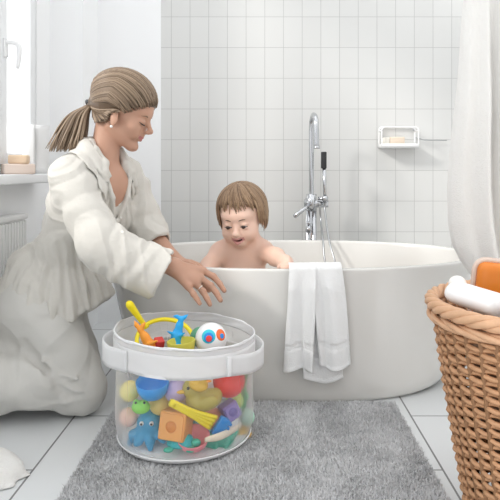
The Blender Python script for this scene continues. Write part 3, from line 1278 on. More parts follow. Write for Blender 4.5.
# hair drawn back to the tie
h = Field((-.66, 1.78, .80), (-.28, 2.08, 1.10), .0032)
h.ell(hp(-.014, 0, .032), [x * HS for x in (.1075, .083, .0875)], HR, 0)
h.cone(hp(-.06, 0, -.01), hp(-.100, 0, -.026), .055 * HS, .018 * HS, .03)
# clear the face, ears and neck
n_face = R3w @ Vector((-.50, 0, .866))
h.half(n_face, hp(.018, 0, -.006), .004)
h2 = Field((-.66, 1.78, .80), (-.28, 2.08, 1.10), .0032)
h2.ell(hp(-.026, 0, .012), [x * HS for x in (.086, .078, .078)], HR, 0)
h2.cone(hp(-.06, 0, -.01), hp(-.100, 0, -.026), .055 * HS, .018 * HS, .03)
h2.half(R3w @ Vector((-.45, 0, .55)), hp(-.034, 0, -.058), .004)
h2.half(R3w @ Vector((-1, 0, .1)), hp(.010, 0, 0), .004)
h.D = np.minimum(h.D, h2.D)
hair = h.build('hair', M['hair'], woman, 1)
mb = MB()
rh = np.random.RandomState(4)
ec = Vector((-.014, 0, .030))
er = Vector((.1095, .0855, .0895))
tie = Vector((-.106, 0, -.030))


def on_hair(d, lift=1.0):
    d = Vector(d)
    k = math.sqrt((d.x / er.x) ** 2 + (d.y / er.y) ** 2 + (d.z / er.z) ** 2)
    return d / k * lift


def slerp(d0, d1, t):
    om = d0.angle(d1)
    if om < 1e-4:
        return d0
    return (d0 * math.sin((1 - t) * om) + d1 * math.sin(t * om)) / math.sin(om)


line = [Vector((.086, .0, .046)), Vector((.083, -.025, .039)), Vector((.070, -.05, .021)), Vector((.055, -.068, -.001)), Vector((.036, -.078, -.018)),
        Vector((.020, -.083, -.012)), Vector((-.004, -.083, -.026)), Vector((-.016, -.076, -.056)), Vector((-.046, -.056, -.071)), Vector((-.076, -.012, -.068))]
NL = 110
starts = lerp_pts(line, NL)
for s in (-1, 1):
    for rep in range(3):
        for iu, p in enumerate(starts):
            u = iu / (NL - 1)
            q = Vector((p.x + rh.normal(0, .003), -s * p.y + rh.normal(0, .002), p.z + rh.normal(0, .003)))
            d0 = (q - ec).normalized()
            d1 = (tie - ec).normalized()
            lift = 1.0 + rh.uniform(-.010, .016)
            if u < .6:
                beta = math.radians(2 + 104 * (u / .6) ** .8 + rh.normal(0, 2.0))
                dm = Vector((-.18 + .1 * u, s * math.sin(beta), math.cos(beta))).normalized()
            else:
                dm = slerp(d0, d1, .5)
            t0 = 0 if rep == 0 else rh.uniform(0, .3)
            if u > .56:
                c2, r2 = Vector((-.026, 0, .012)), Vector((.0885, .0805, .0805)) * (1 + rh.uniform(-.005, .025))
                pts = []
                for i in range(14):
                    v = q.lerp(tie + Vector((.006, q.y * .12, q.z * .1)), i / 13)
                    v.y -= s * 0
                    w_ = v - c2
                    k_ = math.sqrt((w_.x / r2.x) ** 2 + (w_.y / r2.y) ** 2 + (w_.z / r2.z) ** 2)
                    if k_ < 1 and i < 12:
                        v = c2 + w_ / max(k_, .2)
                    pts.append(hp(*v))
                mb.tube(pts, [.0010] + [.0023] * 12 + [.002], 5, a=float(np.clip(rh.normal(.6, .30), 0, 1)))
                continue
            pts = []
            for i in range(19):
                t = t0 + (1 - t0) * i / 18
                e0, e1 = slerp(d0, dm, min(1, t * 2)), slerp(dm, d1, max(0, t * 2 - 1))
                # smooth the passage through the middle
                q0, q1 = slerp(d0, dm, t), slerp(dm, d1, t)
                d = slerp(q0, q1, t)
                d = (d * .55 + (e0 if t < .5 else e1) * .45).normalized()
                v = ec + on_hair(d, lift + .012 * math.sin(PI * t))
                if t > .8:
                    v = v.lerp(tie + Vector((.004, (q.y) * .12, (q.z) * .1)), (t - .8) / .2)
                pts.append(hp(*v))
            mb.tube(pts, [.0010] + [.0023] * 16 + [.0023, .002], 5, a=float(np.clip(rh.normal(.55, .30), 0, 1)))
mb.build('hair_strands', M['hair'], hair, strand=True)
# ponytail
mb = MB()
tw_ = hp(*tie)
for i in range(150):
    a, rr = rh.uniform(0, 2 * PI), math.sqrt(rh.uniform(0, 1))
    ox, oy = rr * math.cos(a), rr * math.sin(a)
    e = 65 + 19 * ox + rh.normal(0, 1.5)
    ln = rh.uniform(.88, 1.06)
    P0 = tw_ + Vector((.006 * ox, .010 * oy, .006 * oy))
    Pm = W(79.5 + 10 * ox, 114, 1.93 + .025 * oy - .01)
    P2 = W(72 + 15 * ox + rh.normal(0, .6), 131 + 3 * ox, 1.915 + .038 * oy - .015)
    P3 = W(e, 131 + 20 * ln, 1.885 + .034 * oy)
    pts = lerp_pts([P0, Pm, P2, P3], 16)
    mb.tube(pts, [.0026] * 4 + [.0031] * 7 + [.0028, .0025, .002, .0015, .0008], 5, a=float(np.clip(rh.normal(.5, .3), 0, 1)))
pony = mb.build('ponytail', M['hair'], woman, strand=True)
mb = MB()
tdir = (W(79, 115, 1.92) - tw_).normalized()
u_ = tdir.orthogonal().normalized()
v_ = tdir.cross(u_)
mb.tube([tw_ + tdir * .004 + (u_ * math.cos(q) + v_ * math.sin(q)) * .0155 for q in [2 * PI * i / 28 for i in range(28)]], .0062, 8, True)
mb.build('hair_tie', M['black_rubber'], woman)['label'] = 'black hair tie'

# ring on the third finger
mb = MB()
p0, p1 = fing[2][0], fing[2][1]
c = p0.lerp(p1, .55)
d = (p1 - p0).normalized()
u_ = d.orthogonal().normalized()
v_ = d.cross(u_)
mb.tube([c + (u_ * math.cos(q) + v_ * math.sin(q)) * .0108 for q in [2 * PI * i / 28 for i in range(28)]], .0017, 8, True)
mb.build('finger_ring', M['gold'], woman)

# shirt
s = Field((-1.0, 1.58, .14), (-.25, 2.26, .88), .0042)
s.ell(tp(0, 0, .09), (.103, .152, .155), TR, .02)
s.ell(tp(.01, 0, -.08), (.105, .138, .14), TR, .05)
for sg in (-1, 1):
    s.ell(tp(.07, sg * .065, .05), (.052, .058, .06), TR, .04)
s.cone(W(73, 175, 1.84), W(124, 175, 2.06), .060, .056, .03)
s.cone(tp(-.03, 0, .20), W(82, 172, 1.87), .052, .052, .03)
s.cone(tp(-.09, -.03, .14), tp(-.06, -.03, .02), .05, .05, .05)
s.cone(tp(-.02, 0, .19), W(122, 174, 2.04), .055, .050, .03)
# skirt of the shirt below the waist seam
s.cone(tp(-.005, 0, -.135), W(58, 300, 1.955), .118, .150, .012)
s.cone(W(58, 300, 1.955), W(72, 335, 1.945), .150, .140, .03)
s.cone(W(92, 285, 1.95), W(98, 345, 1.95), .055, .062, .04)
s.cone(W(30, 270, 1.95), W(22, 305, 1.94), .075, .085, .04)
wsk = waves(31, .20, 3)


def pleats(x, y, z):
    k = np.clip((.56 - z + (x + .62) * .28) / .10, 0, 1)
    a = np.arctan2(y - 1.955, x + .64)
    return (.006 * np.sin(17 * a + 2 * wsk(x, y, z)) + .004 * np.sin(31 * a + z * 30)) * k * (.35 + .65 * np.clip((.50 - z) / .2, 0, 1)) + .008 * k * 0


s.ripple(pleats, .05)
s.half(Vector((-.50, 0, .866)), W(62, 327, 1.86), .012)
wcl = waves(32, .13, 4)
s.ripple(lambda x, y, z: .0045 * wcl(x, y, z), .05)
wcr = waves(35, .30, 2)
wcr2 = waves(36, .22, 2)


def creases(x, y, z):
    a = wcr(x, y, z) * 3.2 + wcr2(x, y, z)
    return -.0042 * (1 - np.abs(np.sin(a * 1.25))) ** 3 + .0036 * (1 - np.abs(np.cos(a * .95 + wcr2(x, y, z) * 1.2))) ** 2
# sleeves
s.cone(sh_n + Vector((-.002, 0, -.004)), el_n + Vector((-.003, 0, .004)), .058, .068, .045, rip=(.0055, .085, 1.6, .4))
cu1 = W(161, 275, 1.785)
s.cone(el_n + Vector((-.003, 0, .004)), W(128, 260, 1.765), .070, .068, .02, rip=(.007, .075, 1.3, 2.0))
cyl(s, W(112, 252.5, 1.755), cu1, .064, .074, .03, rip=(.0055, .07, 1.3, 1.2))
cyl(s, W(139, 265, 1.775), cu1, .0755, .079, .005)
cyl(s, W(146, 268.5, 1.777), W(172, 280, 1.79), .060, .074, .004, 'sub')
s.cone(sh_f, el_f, .064, .068, .018, rip=(.0055, .08, 1.5, 1.0))
s.cone(el_f, W(150, 236, 2.045), .066, .056, .02, rip=(.005, .06, 1.2, 0))
ce = W(158, 243, 2.03)
cyl(s, W(146, 229, 2.065), ce, .062, .050, .02)
cyl(s, W(151, 236, 2.045), W(164, 249, 2.015), .040, .042, .004, 'sub')
s.ripple(creases, .05)
# open neck
s.cone(hp(-.05, 0, -.06), tp(-.005, 0, .235), .050, .054, .012, 'sub')
s.cone(tp(.075, .002, .225), tp(.135, .004, .085), .050, .012, .008, 'sub')
# placket edges and collar
for sg, k in ((-1, 0), (1, 1)):
    e0 = tp(.055, sg * .062, .215)
    e1 = tp(.102, sg * .036, .15)
    e2 = tp(.122, sg * .012, .075)
    s.chain([e0, e1, e2], [.0085, .008, .007], .006)
    cb = tp(-.068, sg * .020, .235)
    cs = tp(-.015, sg * .072, .232)
    s.chain([cb, cs, e0], [.015, .017, .014], .010)
    s.chain([tp(-.066, sg * .004, .262), tp(-.050, sg * .044, .262), tp(-.012, sg * .058, .256), tp(.036, sg * .050, .236), e0], [.012, .012, .0115, .011, .010], .012)
    ct = tp(.075, sg * .105, .150)
    s.chain([cs + Vector((0, 0, -.012)), tp(.045, sg * .088, .178), ct], [.014, .014, .007], .010)
    s.chain([e0, tp(.07, sg * .085, .178), ct], [.011, .011, .007], .010)
s.chain([tp(.122, .0, .075), tp(.118, -.002, -.03), tp(.112, -.004, -.12)], [.008, .008, .008], .008)
shirt = s.build('shirt', M['shirt'], woman, 1)

# trousers
t = Field((-1.0, 1.60, -.01), (-.38, 2.24, .46), .0046)
t.ell(W(40, 306, 1.965), (.135, .165, .125), None, 0)
t.cone(W(44, 318, 1.875), W(83, 388, 1.845), .098, .075, .03, rip=(.004, .10, 1.4, .3))
t.cone(W(56, 312, 2.05), (-.64, 2.06, .078), .098, .073, .03)
t.cone((-.64, 2.06, .075), (-.84, 2.05, .07), .07, .066, .02)
t.cone(W(84, 391, 1.845), W(38, 380, 1.81), .068, .082, .010, rip=(.005, .09, 1.8, 1.1))
t.cone(W(38, 380, 1.81), W(-12, 384, 1.785), .082, .086, .02, rip=(.005, .08, 1.5, 2.2))
t.cone(W(12, 352, 1.88), W(-4, 372, 1.86), .06, .07, .03)
# soft folds behind the knee
for (p, q, r) in (((50, 372), (66, 402), .010), ((44, 362), (58, 378), .011), ((56, 384), (84, 392), .008), ((62, 375), (84, 380), .007)):
    t.cone(W(*p, 1.765), W(*q, 1.77), r, r * .7, .016)
t.cone(W(50, 364, 1.748), W(61, 394, 1.752), .013, .009, .012, 'sub')
t.cone(W(57, 386, 1.748), W(75, 401, 1.758), .011, .005, .012, 'sub')
t.cone(W(58, 372, 1.752), W(78, 377, 1.764), .008, .004, .012, 'sub')
t.cone(W(60, 380, 1.752), W(84, 388, 1.768), .008, .003, .012, 'sub')
t.cone(W(22, 345, 1.79), W(46, 372, 1.76), .012, .012, .015, 'sub')
wtr = waves(41, .12, 4)
t.ripple(lambda x, y, z: .0055 * wtr(x, y, z), .05)
t.ripple(lambda x, y, z: .8 * creases(x * .7, y * .7, z * .8), .05)
t.half((0, 0, 1), (0, 0, .003), .004)
trousers = t.build('trousers', M['trousers'], woman, 1)

# buttons down the placket
from mathutils.bvhtree import BVHTree


def bvh_of(o):
    me = o.data
    return BVHTree.FromPolygons([v.co.copy() for v in me.vertices], [tuple(p.vertices) for p in me.polygons])


tree = bvh_of(shirt)
# turned-down collar, laid on the shirt
for sg in (-1, 1):
    ci = lerp_pts([tp(-.072, 0, .268), tp(-.052, sg * .046, .270), tp(-.012, sg * .063, .264), tp(.036, sg * .054, .242), tp(.072, sg * .040, .208)], 26)
    co_ = lerp_pts([tp(-.120, 0, .222), tp(-.098, sg * .080, .222), tp(-.022, sg * .118, .214), tp(.050, sg * .108, .172), tp(.094, sg * .082, .128)], 26)

    def cf(u, v, ci=ci, co_=co_):
        i = min(int(round(u * 25)), 25)
        p = ci[i].lerp(co_[i], v) + Vector((0, 0, .012 * math.sin(PI * min(1, v * 1.3)) if v < .77 else 0))
        if v > .3:
            n_ = tree.find_nearest(p)
            if n_[0] is not None:
                h_ = (p - n_[0]).dot(n_[1])
                want = .0055 + .004 * (1 - v)
                if v > .6 or h_ < want:
                    p = p + n_[1] * (want - h_)
        return p
    mb = MB()
    mb.grid(cf, 26, 10, 0, .0035)
    cl = mb.build('collar', M['shirt'], shirt)
    md = cl.modifiers.new('relax', 'SMOOTH')
    md.iterations = 2
cam0 = Vector((0, 0, CAMZ))
for py, px in ((204, 119.0), (218, 121.0), (232, 122.5)):
    hit = tree.ray_cast(cam0, (W(px, py, 1.9) - cam0).normalized())
    if hit[0] is not None:
        q = hit[1].to_track_quat('Z', 'Y').to_matrix().to_4x4()
        mb = MB()
        mb.lathe([(0, .0018), (.004, .0018), (.0048, .0008), (.0048, -.002), (0, -.002)], (0, 0, 0), 14, T(hit[0]) @ q)
        mb.build('button', M['button'], shirt)

# ================================================================== CHILD
child = empty('person', (-.08, 2.21, .06), label='smiling toddler with bare shoulders and brown hair sitting in the bathtub', cat='person')
KS = 1.05
kp_, KR = frame(W(242, 215.5, 2.18), Rz(math.radians(-104)) @ Ry(math.radians(15)) @ Rx(math.radians(4)), KS)
R3k = Matrix(KR.tolist())
c = Field((-.36, 1.90, .05), (.16, 2.36, .76), .003)


def ke(p, r, k=.012, op='add', R=None):
    c.ell(kp_(*p), [x * KS for x in r], KR if R is None else R, k, op)


def kc(p, q, ra, rb, k=.01, op='add'):
    c.cone(kp_(*p), kp_(*q), ra * KS, rb * KS, k, op)


c.ell((-.08, 2.245, .13), (.10, .085, .068), None, 0)
c.ell((-.08, 2.22, .22), (.090, .078, .11), None, .05)
c.ell((-.078, 2.21, .36), (.083, .066, .10), None, .05)
c.cone(W(221, 253, 2.205), W(262, 251, 2.205), .036, .036, .04)
c.cone((-.079, 2.205, .44), kp_(-.01, 0, -.06), .045, .046, .025)
c.cone(W(225, 249, 2.2), W(236, 240, 2.2), .03, .036, .03)
c.cone(W(258, 247, 2.2), W(248, 239, 2.2), .03, .036, .03)
# arms
for ch in ([W(219, 253, 2.2), W(209, 266, 2.15), W(205, 279, 2.06), W(206, 287, 2.03)],):
    c.chain(ch, [.034, .029, .023, .02], .02)
    for i in range(4):
        k0 = ch[-1] + Vector((-.014 + i * .010, -.006, -.008))
        c.chain([ch[-1], k0, k0 + Vector((.001, -.012, -.012)), k0 + Vector((.001, -.016, -.024))], [.013, .0075, .007, .006], .004)
    c.chain([ch[-1], ch[-1] + Vector((.022, 0, -.004)), ch[-1] + Vector((.026, -.01, -.018))], [.012, .008, .0065], .004)
ch = [W(264, 251.5, 2.2), W(276, 257, 2.12), W(285.5, 263, 2.02), W(287, 264.5, 1.985)]
c.chain(ch, [.035, .030, .023, .019], .02)
for i in range(4):
    k0 = ch[-1] + Vector((-.018 + i * .010, -.012, -.002))
    c.chain([ch[-1], k0, k0 + Vector((.001, -.018, .000)), k0 + Vector((.001, -.028, -.003))], [.012, .0075, .007, .006], .004)
c.chain([ch[-1], ch[-1] + Vector((-.022, .0, -.006)), ch[-1] + Vector((-.028, -.012, -.008))], [.012, .008, .0065], .004)
# legs
for sg in (-1, 1):
    c.chain([(-.08 + sg * .055, 2.22, .12), (-.08 + sg * .165, 2.12, .125), (-.08 + sg * .085, 2.055, .105)], [.055, .043, .028], .02)
    c.chain([(-.08 + sg * .085, 2.055, .10), (-.08 + sg * .03, 2.045, .10)], [.027, .016], .012)
# head
ke((-.008, 0, .025), (.086, .0765, .079), .02)
ke((.030, 0, -.030), (.052, .058, .062), .025)
for s_ in (-1, 1):
    ke((.050, s_ * .034, -.044), (.027, .026, .026), .022)
    ke((.092, s_ * .027, -.007), (.014, .016, .0095), .010, 'sub')
    ke((.0718, s_ * .027, -.0062), (.0122, .0145, .0068), .004)
    ke((.0735, s_ * .027, -.0185), (.0110, .0145, .0055), .004)
    ke((.090, s_ * .0085, -.0365), (.007, .0065, .0055), .006)
    ke((-.012, s_ * .0745, -.022), (.016, .009, .025), .008)
    ke((-.006, s_ * .0845, -.018), (.008, .006, .013), .006, 'sub')
ke((.062, 0, -.078), (.017, .02, .014), .018)
ke((.060, 0, .020), (.025, .05, .02), .02)
kc((.078, 0, -.010), (.092, 0, -.032), .0055, .008, .012)
ke((.094, 0, -.034), (.008, .009, .0075), .006)
kc((.076, 0, -.048), (.078, 0, -.064), .014, .014, .012)
for s_ in (-1, 1):
    kc((.0895, 0, -.0535), (.073, s_ * .021, -.0510), .0042, .0026, .004)
    kc((.0865, 0, -.069), (.072, s_ * .019, -.0545), .0048, .0026, .004)
    kc((.092, 0, -.0605), (.080, s_ * .0165, -.0550), .0036, .0018, .002, 'sub')
ke((.078, 0, -.0595), (.016, .0145, .0045), .002, 'sub')
kb = c.build('body', [M['child_skin'], M['child_lips'], M['mouth_dark']], child, 1)
colour_lips(kb, kp_(0, 0, 0), R3k, KS,
            lambda l: l.x > .066 and abs(l.y) < .0225 and -.0745 + .55 * abs(l.y) < l.z < -.0495 + .04 * abs(l.y) and l.x > .088 - abs(l.y) * .75 - .011)
colour_lips(kb, kp_(0, 0, 0), R3k, KS, lambda l: .055 < l.x < .0805 - abs(l.y) * .5 and abs(l.y) < .017 and -.066 < l.z < -.053, 2)
mb = MB()
mb.tube(lerp_pts([kp_(.0725, -.010, -.0568), kp_(.0785, 0, -.0578), kp_(.0725, .010, -.0568)], 8), .0022, 8)
mb.build('teeth', M['teeth'], child)
for s_ in (-1, 1):
    mb = MB()
    mb.sphere(kp_(.0730, s_ * .027, -.0125), (.0105 * KS,) * 3, u=18, v=12)
    e_ = mb.build('eye', M['eye_white'], child)
    mb = MB()
    mb.sphere(kp_(.0780, s_ * .027 - .001, -.0138), (.0083 * KS,) * 3, u=16, v=10)
    mb.build('iris', M['iris'], e_)
    mb = MB()
    mb.tube(lerp_pts([kp_(.0800, s_ * .0140, -.0135), kp_(.0862, s_ * .0265, -.0118), kp_(.079, s_ * .0405, -.0130)], 9), [.0009, .0016, .002, .0021, .0021, .0021, .0019, .0015, .0008], 6)
    mb.build('eyelashes', M['lash'], child)
    mb = MB()
    mb.tube(lerp_pts([kp_(.0845, s_ * .013, .0085), kp_(.0835, s_ * .026, .0125), kp_(.073, s_ * .040, .009)], 9), [.0008, .0014, .0017, .0017, .0017, .0015, .0013, .001, .0006], 6)
    mb.build('eyebrow', M['hair'], child)
# child's hair
k = Field((-.24, 2.02, .44), (.10, 2.34, .78), .003)
k.ell(kp_(-.014, 0, .028), [x * KS for x in (.092, .0825, .0845)], KR, 0)
k.half(R3k @ Vector((-.70, 0, .71)), kp_(.030, 0, .026), .006)
k2 = Field((-.24, 2.02, .44), (.10, 2.34, .78), .003)
k2.ell(kp_(-.024, 0, .012), [x * KS for x in (.083, .0835, .088)], KR, 0)
k2.half(R3k @ Vector((-1, 0, .25)), kp_(.004, 0, 0), .006)
k2.half(R3k @ Vector((-.35, 0, .93)), kp_(-.03, 0, -.036), .006)
k.D = np.minimum(k.D, k2.D)
khair = k.build('hair', M['child_hair'], child, 1)
mb = MB()
ec2 = Vector((-.014, 0, .026))
er2 = Vector((.0945, .0855, .0865))


def on_k(d, lift):
    d = Vector(d)
    q = math.sqrt((d.x / er2.x) ** 2 + (d.y / er2.y) ** 2 + (d.z / er2.z) ** 2)
    return d / q * lift


rk = np.random.RandomState(9)
for i in range(620):
    ph = rk.uniform(-PI, PI)
    af = abs(ph)
    side = 1 if ph > 0 else -1
    # how far down the strand reaches, by where it falls
    if af < .85:
        end = math.radians(69 + 8 * ph + (8 if ph < -.55 else 0) + (6 if ph > .6 else 0)) + rk.normal(0, .14)
    elif af < 1.25:
        end = math.radians((112 if ph > 0 else 104) + (af - .85) * 40) + rk.normal(0, .10)
    else:
        end = math.radians(132 + rk.normal(0, 6))
    th0 = rk.uniform(.02, .5)
    lift = 1.0 + rk.uniform(-.01, .03)
    sw = rk.normal(.16, .10) if af < 1.0 else rk.normal(0, .06)
    pts = []
    for j in range(13):
        t_ = j / 12
        th = th0 + (end - th0) * t_
        p_ = ph + sw * t_ * t_
        d = Vector((math.sin(th) * math.cos(p_), math.sin(th) * math.sin(p_), math.cos(th)))
        flick = 1 + (.05 if af > .9 else .015) * max(0, t_ - .75) * 4 * rk.uniform(.3, 1)
        if th < PI / 2:
            v = on_k(d, lift * flick)
        else:
            v = on_k((math.cos(p_), math.sin(p_), 0), lift * flick * (1 - .16 * (th - PI / 2) ** 2))
            v.z -= (th - PI / 2) * er2.z
        pts.append(kp_(*(ec2 + v)))
    mb.tube(pts, [.0015] + [.0027] * 8 + [.0024, .002, .0014, .0007], 5, a=float(np.clip(rk.normal(.5, .28), 0, 1)))
mb.build('hair_strands', M['child_hair'], khair, strand=True)

# ================================================================== TOY BAG
BGX, BGY, ZB, RB_ = -.223, 1.672, .017, .189
bag = empty('toy_bag', (BGX, BGY, ZB), label='round clear toy bag with a white band and handles standing on the bath mat', cat='bag')


def tilt(v):
    v = Vector(v)
    k = max(0, min(1, (v.z - .06) / .2))
    v.z += -.011 * k * (v.x - BGX) / RB_
    return v


def brad_bag(z):
    t = max(0, (z - ZB))
    return RB_ - .012 * math.exp(-t / .03) - .010 * math.exp(-t / .006) + .002 * math.sin(z * 20)


def strip(r0, z0, z1, thick, n=96, nz=8, wob=0.0):
    mbs = MB()

    def f(u, v):
        a = -2 * PI * u
        z = z0 + (z1 - z0) * v
        r = (r0(z) if callable(r0) else r0) + wob * math.sin(5 * a + 1) + wob * .6 * math.sin(11 * a + 9 * v)
        return tilt((BGX + r * math.cos(a), BGY + r * math.sin(a), z))
    mbs.grid(f, n, nz, 0, thick, True)
    return mbs


strip(brad_bag, ZB + .002, .236, 0, 96, 24, .0009).build('clear_panel', M['sheer'], bag)
mb = MB()
mb.lathe([(0, .003), (brad_bag(ZB + .004) - .002, .003), (brad_bag(ZB + .004) - .002, 0), (0, 0)], (BGX, BGY, ZB), 64)
mb.build('bag_base', M['piping'], bag)
strip(lambda z: brad_bag(z) + .0015, ZB, ZB + .013, .003).build('bottom_binding', M['piping'], bag)
strip(lambda z: RB_ + .002, .231, .238, .003).build('seam_binding', M['piping'], bag)
strip(RB_ + .0035, .232, .290, .0022, wob=.001).build('white_band', M['band'], bag)
strip(RB_ + .001, .282, .308, .0016, wob=.0012).build('top_rim', M['band_thin'], bag)
strip(RB_ + .002, .304, .309, .003, wob=.0012).build('rim_binding', M['piping'], bag)
for sg in (-1, 1):
    mb = MB()
    keys = []
    for da, r in ((-50, .196), (-40, .200), (-28, .212), (-10, .219), (8, .219), (28, .212), (40, .200), (50, .196)):
        a = math.radians(180 + da * -1 if sg < 0 else da)
        keys.append((BGX + r * math.cos(a), BGY + r * math.sin(a), 0))
    path = lerp_pts(keys, 40)
    zc = .258

    def f(u, v, path=path):
        i = min(int(round(u * 39)), 39)
        p = path[i]
        sag = -.006 * math.sin(PI * u)
        return tilt((p.x, p.y, zc - .027 + .054 * v + sag))
    mb.grid(f, 40, 6, 0, .0045)
    hd = mb.build('handle', M['band'], bag)
    for p in (path[1], path[-2]):
        d = Vector((p.x - BGX, p.y - BGY, 0)).normalized()
        mb = MB()
        c_ = tilt((p.x, p.y, zc))
        mx = T(c_ + d * .002) @ Matrix(((d.x, -d.y, 0, 0), (d.y, d.x, 0, 0), (0, 0, 1, 0), (0, 0, 0, 1)))
        mb.box((-.0015, -.006, -.024), (.0022, .006, .024), .001, mx)
        mb.build('stitched_tab', M['piping'], hd)


def inb(px, py, d):
    """point inside the bag, d behind the front panel, on the sight line of a photo pixel"""
    R = RB_ - d
    dx, dz = (px - CX) / FPX, -(py - CY) / FPX
    A_ = dx * dx + 1
    B_ = -2 * (dx * BGX + BGY)
    C_ = BGX ** 2 + BGY ** 2 - R * R
    disc = max(B_ * B_ - 4 * A_ * C_, 0)
    Y_ = (-B_ - math.sqrt(disc)) / (2 * A_)
    p = W(px, py, Y_)
    return p


def root(name, loc, label, cat, group=None):
    return empty(name, loc, (0, 0, 0), label, cat, group)


def tiny(c, ext, h=.0022):
    c = Vector(c)
    return Field(c - Vector(ext), c + Vector(ext), h)


TG = 'toys in the clear toy bag'
# large pale ball in the middle of the pile
mb = MB()
mb.sphere((BGX - .005, BGY + .035, ZB + .006 + .100), .100, u=48, v=32)
tag(mb.build('toy_ball', plastic('pale_peach', (.86, .80, .74))), 'big pale ball in the middle of the toy bag', 'ball', TG)
# blue bowl
p = inb(152.5, 381, .045)
mb = MB()
mb.lathe([(0, -.048), (.018, -.046), (.032, -.037), (.040, -.022), (.043, 0), (.0415, .001), (.038, -.02), (.03, -.034), (.017, -.043), (0, -.045)],
         p, 40, Rx(math.radians(14)))
tag(mb.build('toy_bowl', BLU2), 'round blue toy bowl at upper left inside the bag', 'toy', TG)
# orange duck


def duck(p, sc, ang, m, beak, label, cat='toy duck'):
    r_ = root('toy_duck', p, label, cat, TG)
    R = Rz(ang)
    f = tiny(p, (.075 * sc / .03 * .6,) * 3, .0022)
    q = lambda x, y, z: Vector(p) + (R @ Vector((x, y, z))) * (sc / .03)
    k_ = sc / .03
    R3 = np.array(R.to_3x3())
    f.ell(q(0, 0, 0), [.03 * k_, .022 * k_, .018 * k_], R3, 0)
    f.cone(q(-.022, 0, .006), q(-.036, 0, .018), .010 * k_, .003 * k_, .012 * k_)
    f.ell(q(.020, 0, .022), [.0155 * k_] * 3, R3, .008 * k_)
    for s_ in (-1, 1):
        f.ell(q(-.006, s_ * .019, .003), [.016 * k_, .006 * k_, .010 * k_], R3, .004 * k_)
    f.build('duck_body', m, r_)
    mb = MB()
    mb.sphere(q(.037, 0, .019), (.009 * k_, .008 * k_, .003 * k_), R.to_3x3(), u=16, v=10)
    mb.build('beak', beak, r_)
    for s_ in (-1, 1):
        mb = MB()
        mb.sphere(q(.028, s_ * .0115, .027), .0028 * k_, u=12, v=8)
        mb.build('eye', BLK, r_)
    return r_


duck(inb(199, 385, .036), .026, math.radians(-35), MUS, ORG, 'mustard yellow toy duck near the top of the clear panel')
duck(inb(203, 400, .064), .046, math.radians(200), OLV, MUS, 'large olive toy duck in the middle of the clear panel')
# red ball
mb = MB()
mb.sphere(inb(229, 381, .046), .043, u=32, v=20)
tag(mb.build('toy_ball', RED), 'red ball at upper right inside the toy bag', 'ball', TG)
# green rope
mb = MB()
mb.tube(lerp_pts([inb(240, 369, .034), inb(245, 377, .030), inb(242.5, 386, .030), inb(245.5, 396, .030), inb(242, 408, .034)], 40),
        [.008 + .002 * math.sin(i * .9) for i in range(40)], 10)
tag(mb.build('toy_snake', GRN2), 'wavy green toy snake along the right edge of the bag', 'toy snake', TG)
# small green frog
p = inb(141, 407, .027)
fr = root('toy_frog', p, 'small bright green toy frog left of the orange block', 'toy frog', TG)
f = tiny(p, (.04, .04, .035), .002)
f.ell(p, (.024, .019, .017), None, 0)
for s_ in (-1, 1):
    f.ell(p + Vector((s_ * .011, -.006, .014)), (.008,) * 3, None, .004)
f.build('frog_body', GRN, fr)
for s_ in (-1, 1):
    mb = MB()
    mb.sphere(p + Vector((s_ * .011, -.012, .0155)), .0035, u=12, v=8)
    mb.build('eye', BLK, fr)


def hole_block(p, e, rot, m, mh, rh, name, label):
    r_ = root(name, p, label, 'toy block', TG)
    mx = T(p) @ rot
    mb = MB()
    h_ = e / 2
    # cube whose front face has a round recess
    mb.box((-h_, -h_ + .004, -h_), (h_, h_, h_), .005, mx, seg=3)
    n = 32
    vs, fs = [], []
    for i in range(n):
        a = 2 * PI * (i + .5) / n
        c_, s_ = math.cos(a), math.sin(a)
        k_ = (h_ - .004) / max(abs(c_), abs(s_))
        for (r, y) in ((k_, -h_ + .006), (k_, -h_), (rh, -h_), (rh * .94, -h_ + .0025)):
            vs.append(mx @ Vector((r * c_, y, r * s_)))
    for i in range(n):
        j = (i + 1) % n
        for q in range(3):
            fs.append((i * 4 + q, j * 4 + q, j * 4 + q + 1, i * 4 + q + 1))
    mb.add(vs, fs, 0, False)
    mb.build('block_body', m, r_)
    mb = MB()
    mb.lathe([(rh * .98, .0), (rh * .6, .0022), (0, .003)], (0, 0, 0), 28, mx @ T((0, -h_ + .003, 0)) @ Rx(PI / 2))
    mb.build('round_recess', mh, r_)
    return r_


hole_block(inb(176, 424, .066), .070, Rz(math.radians(-14)) @ Ry(math.radians(3)) @ Rx(math.radians(-10)), ORG2, plastic('brown_orange', (.72, .27, .06)), .0145,
           'toy_block', 'orange toy block with a round hole in the bag')
hole_block(inb(230, 410.5, .048), .045, Rz(math.radians(30)) @ Ry(math.radians(-24)) @ Rx(math.radians(-8)), PUR, plastic('dark_purple', (.2, .15, .48)), .0125,
           'toy_block', 'purple toy block with a round hole in the bag')
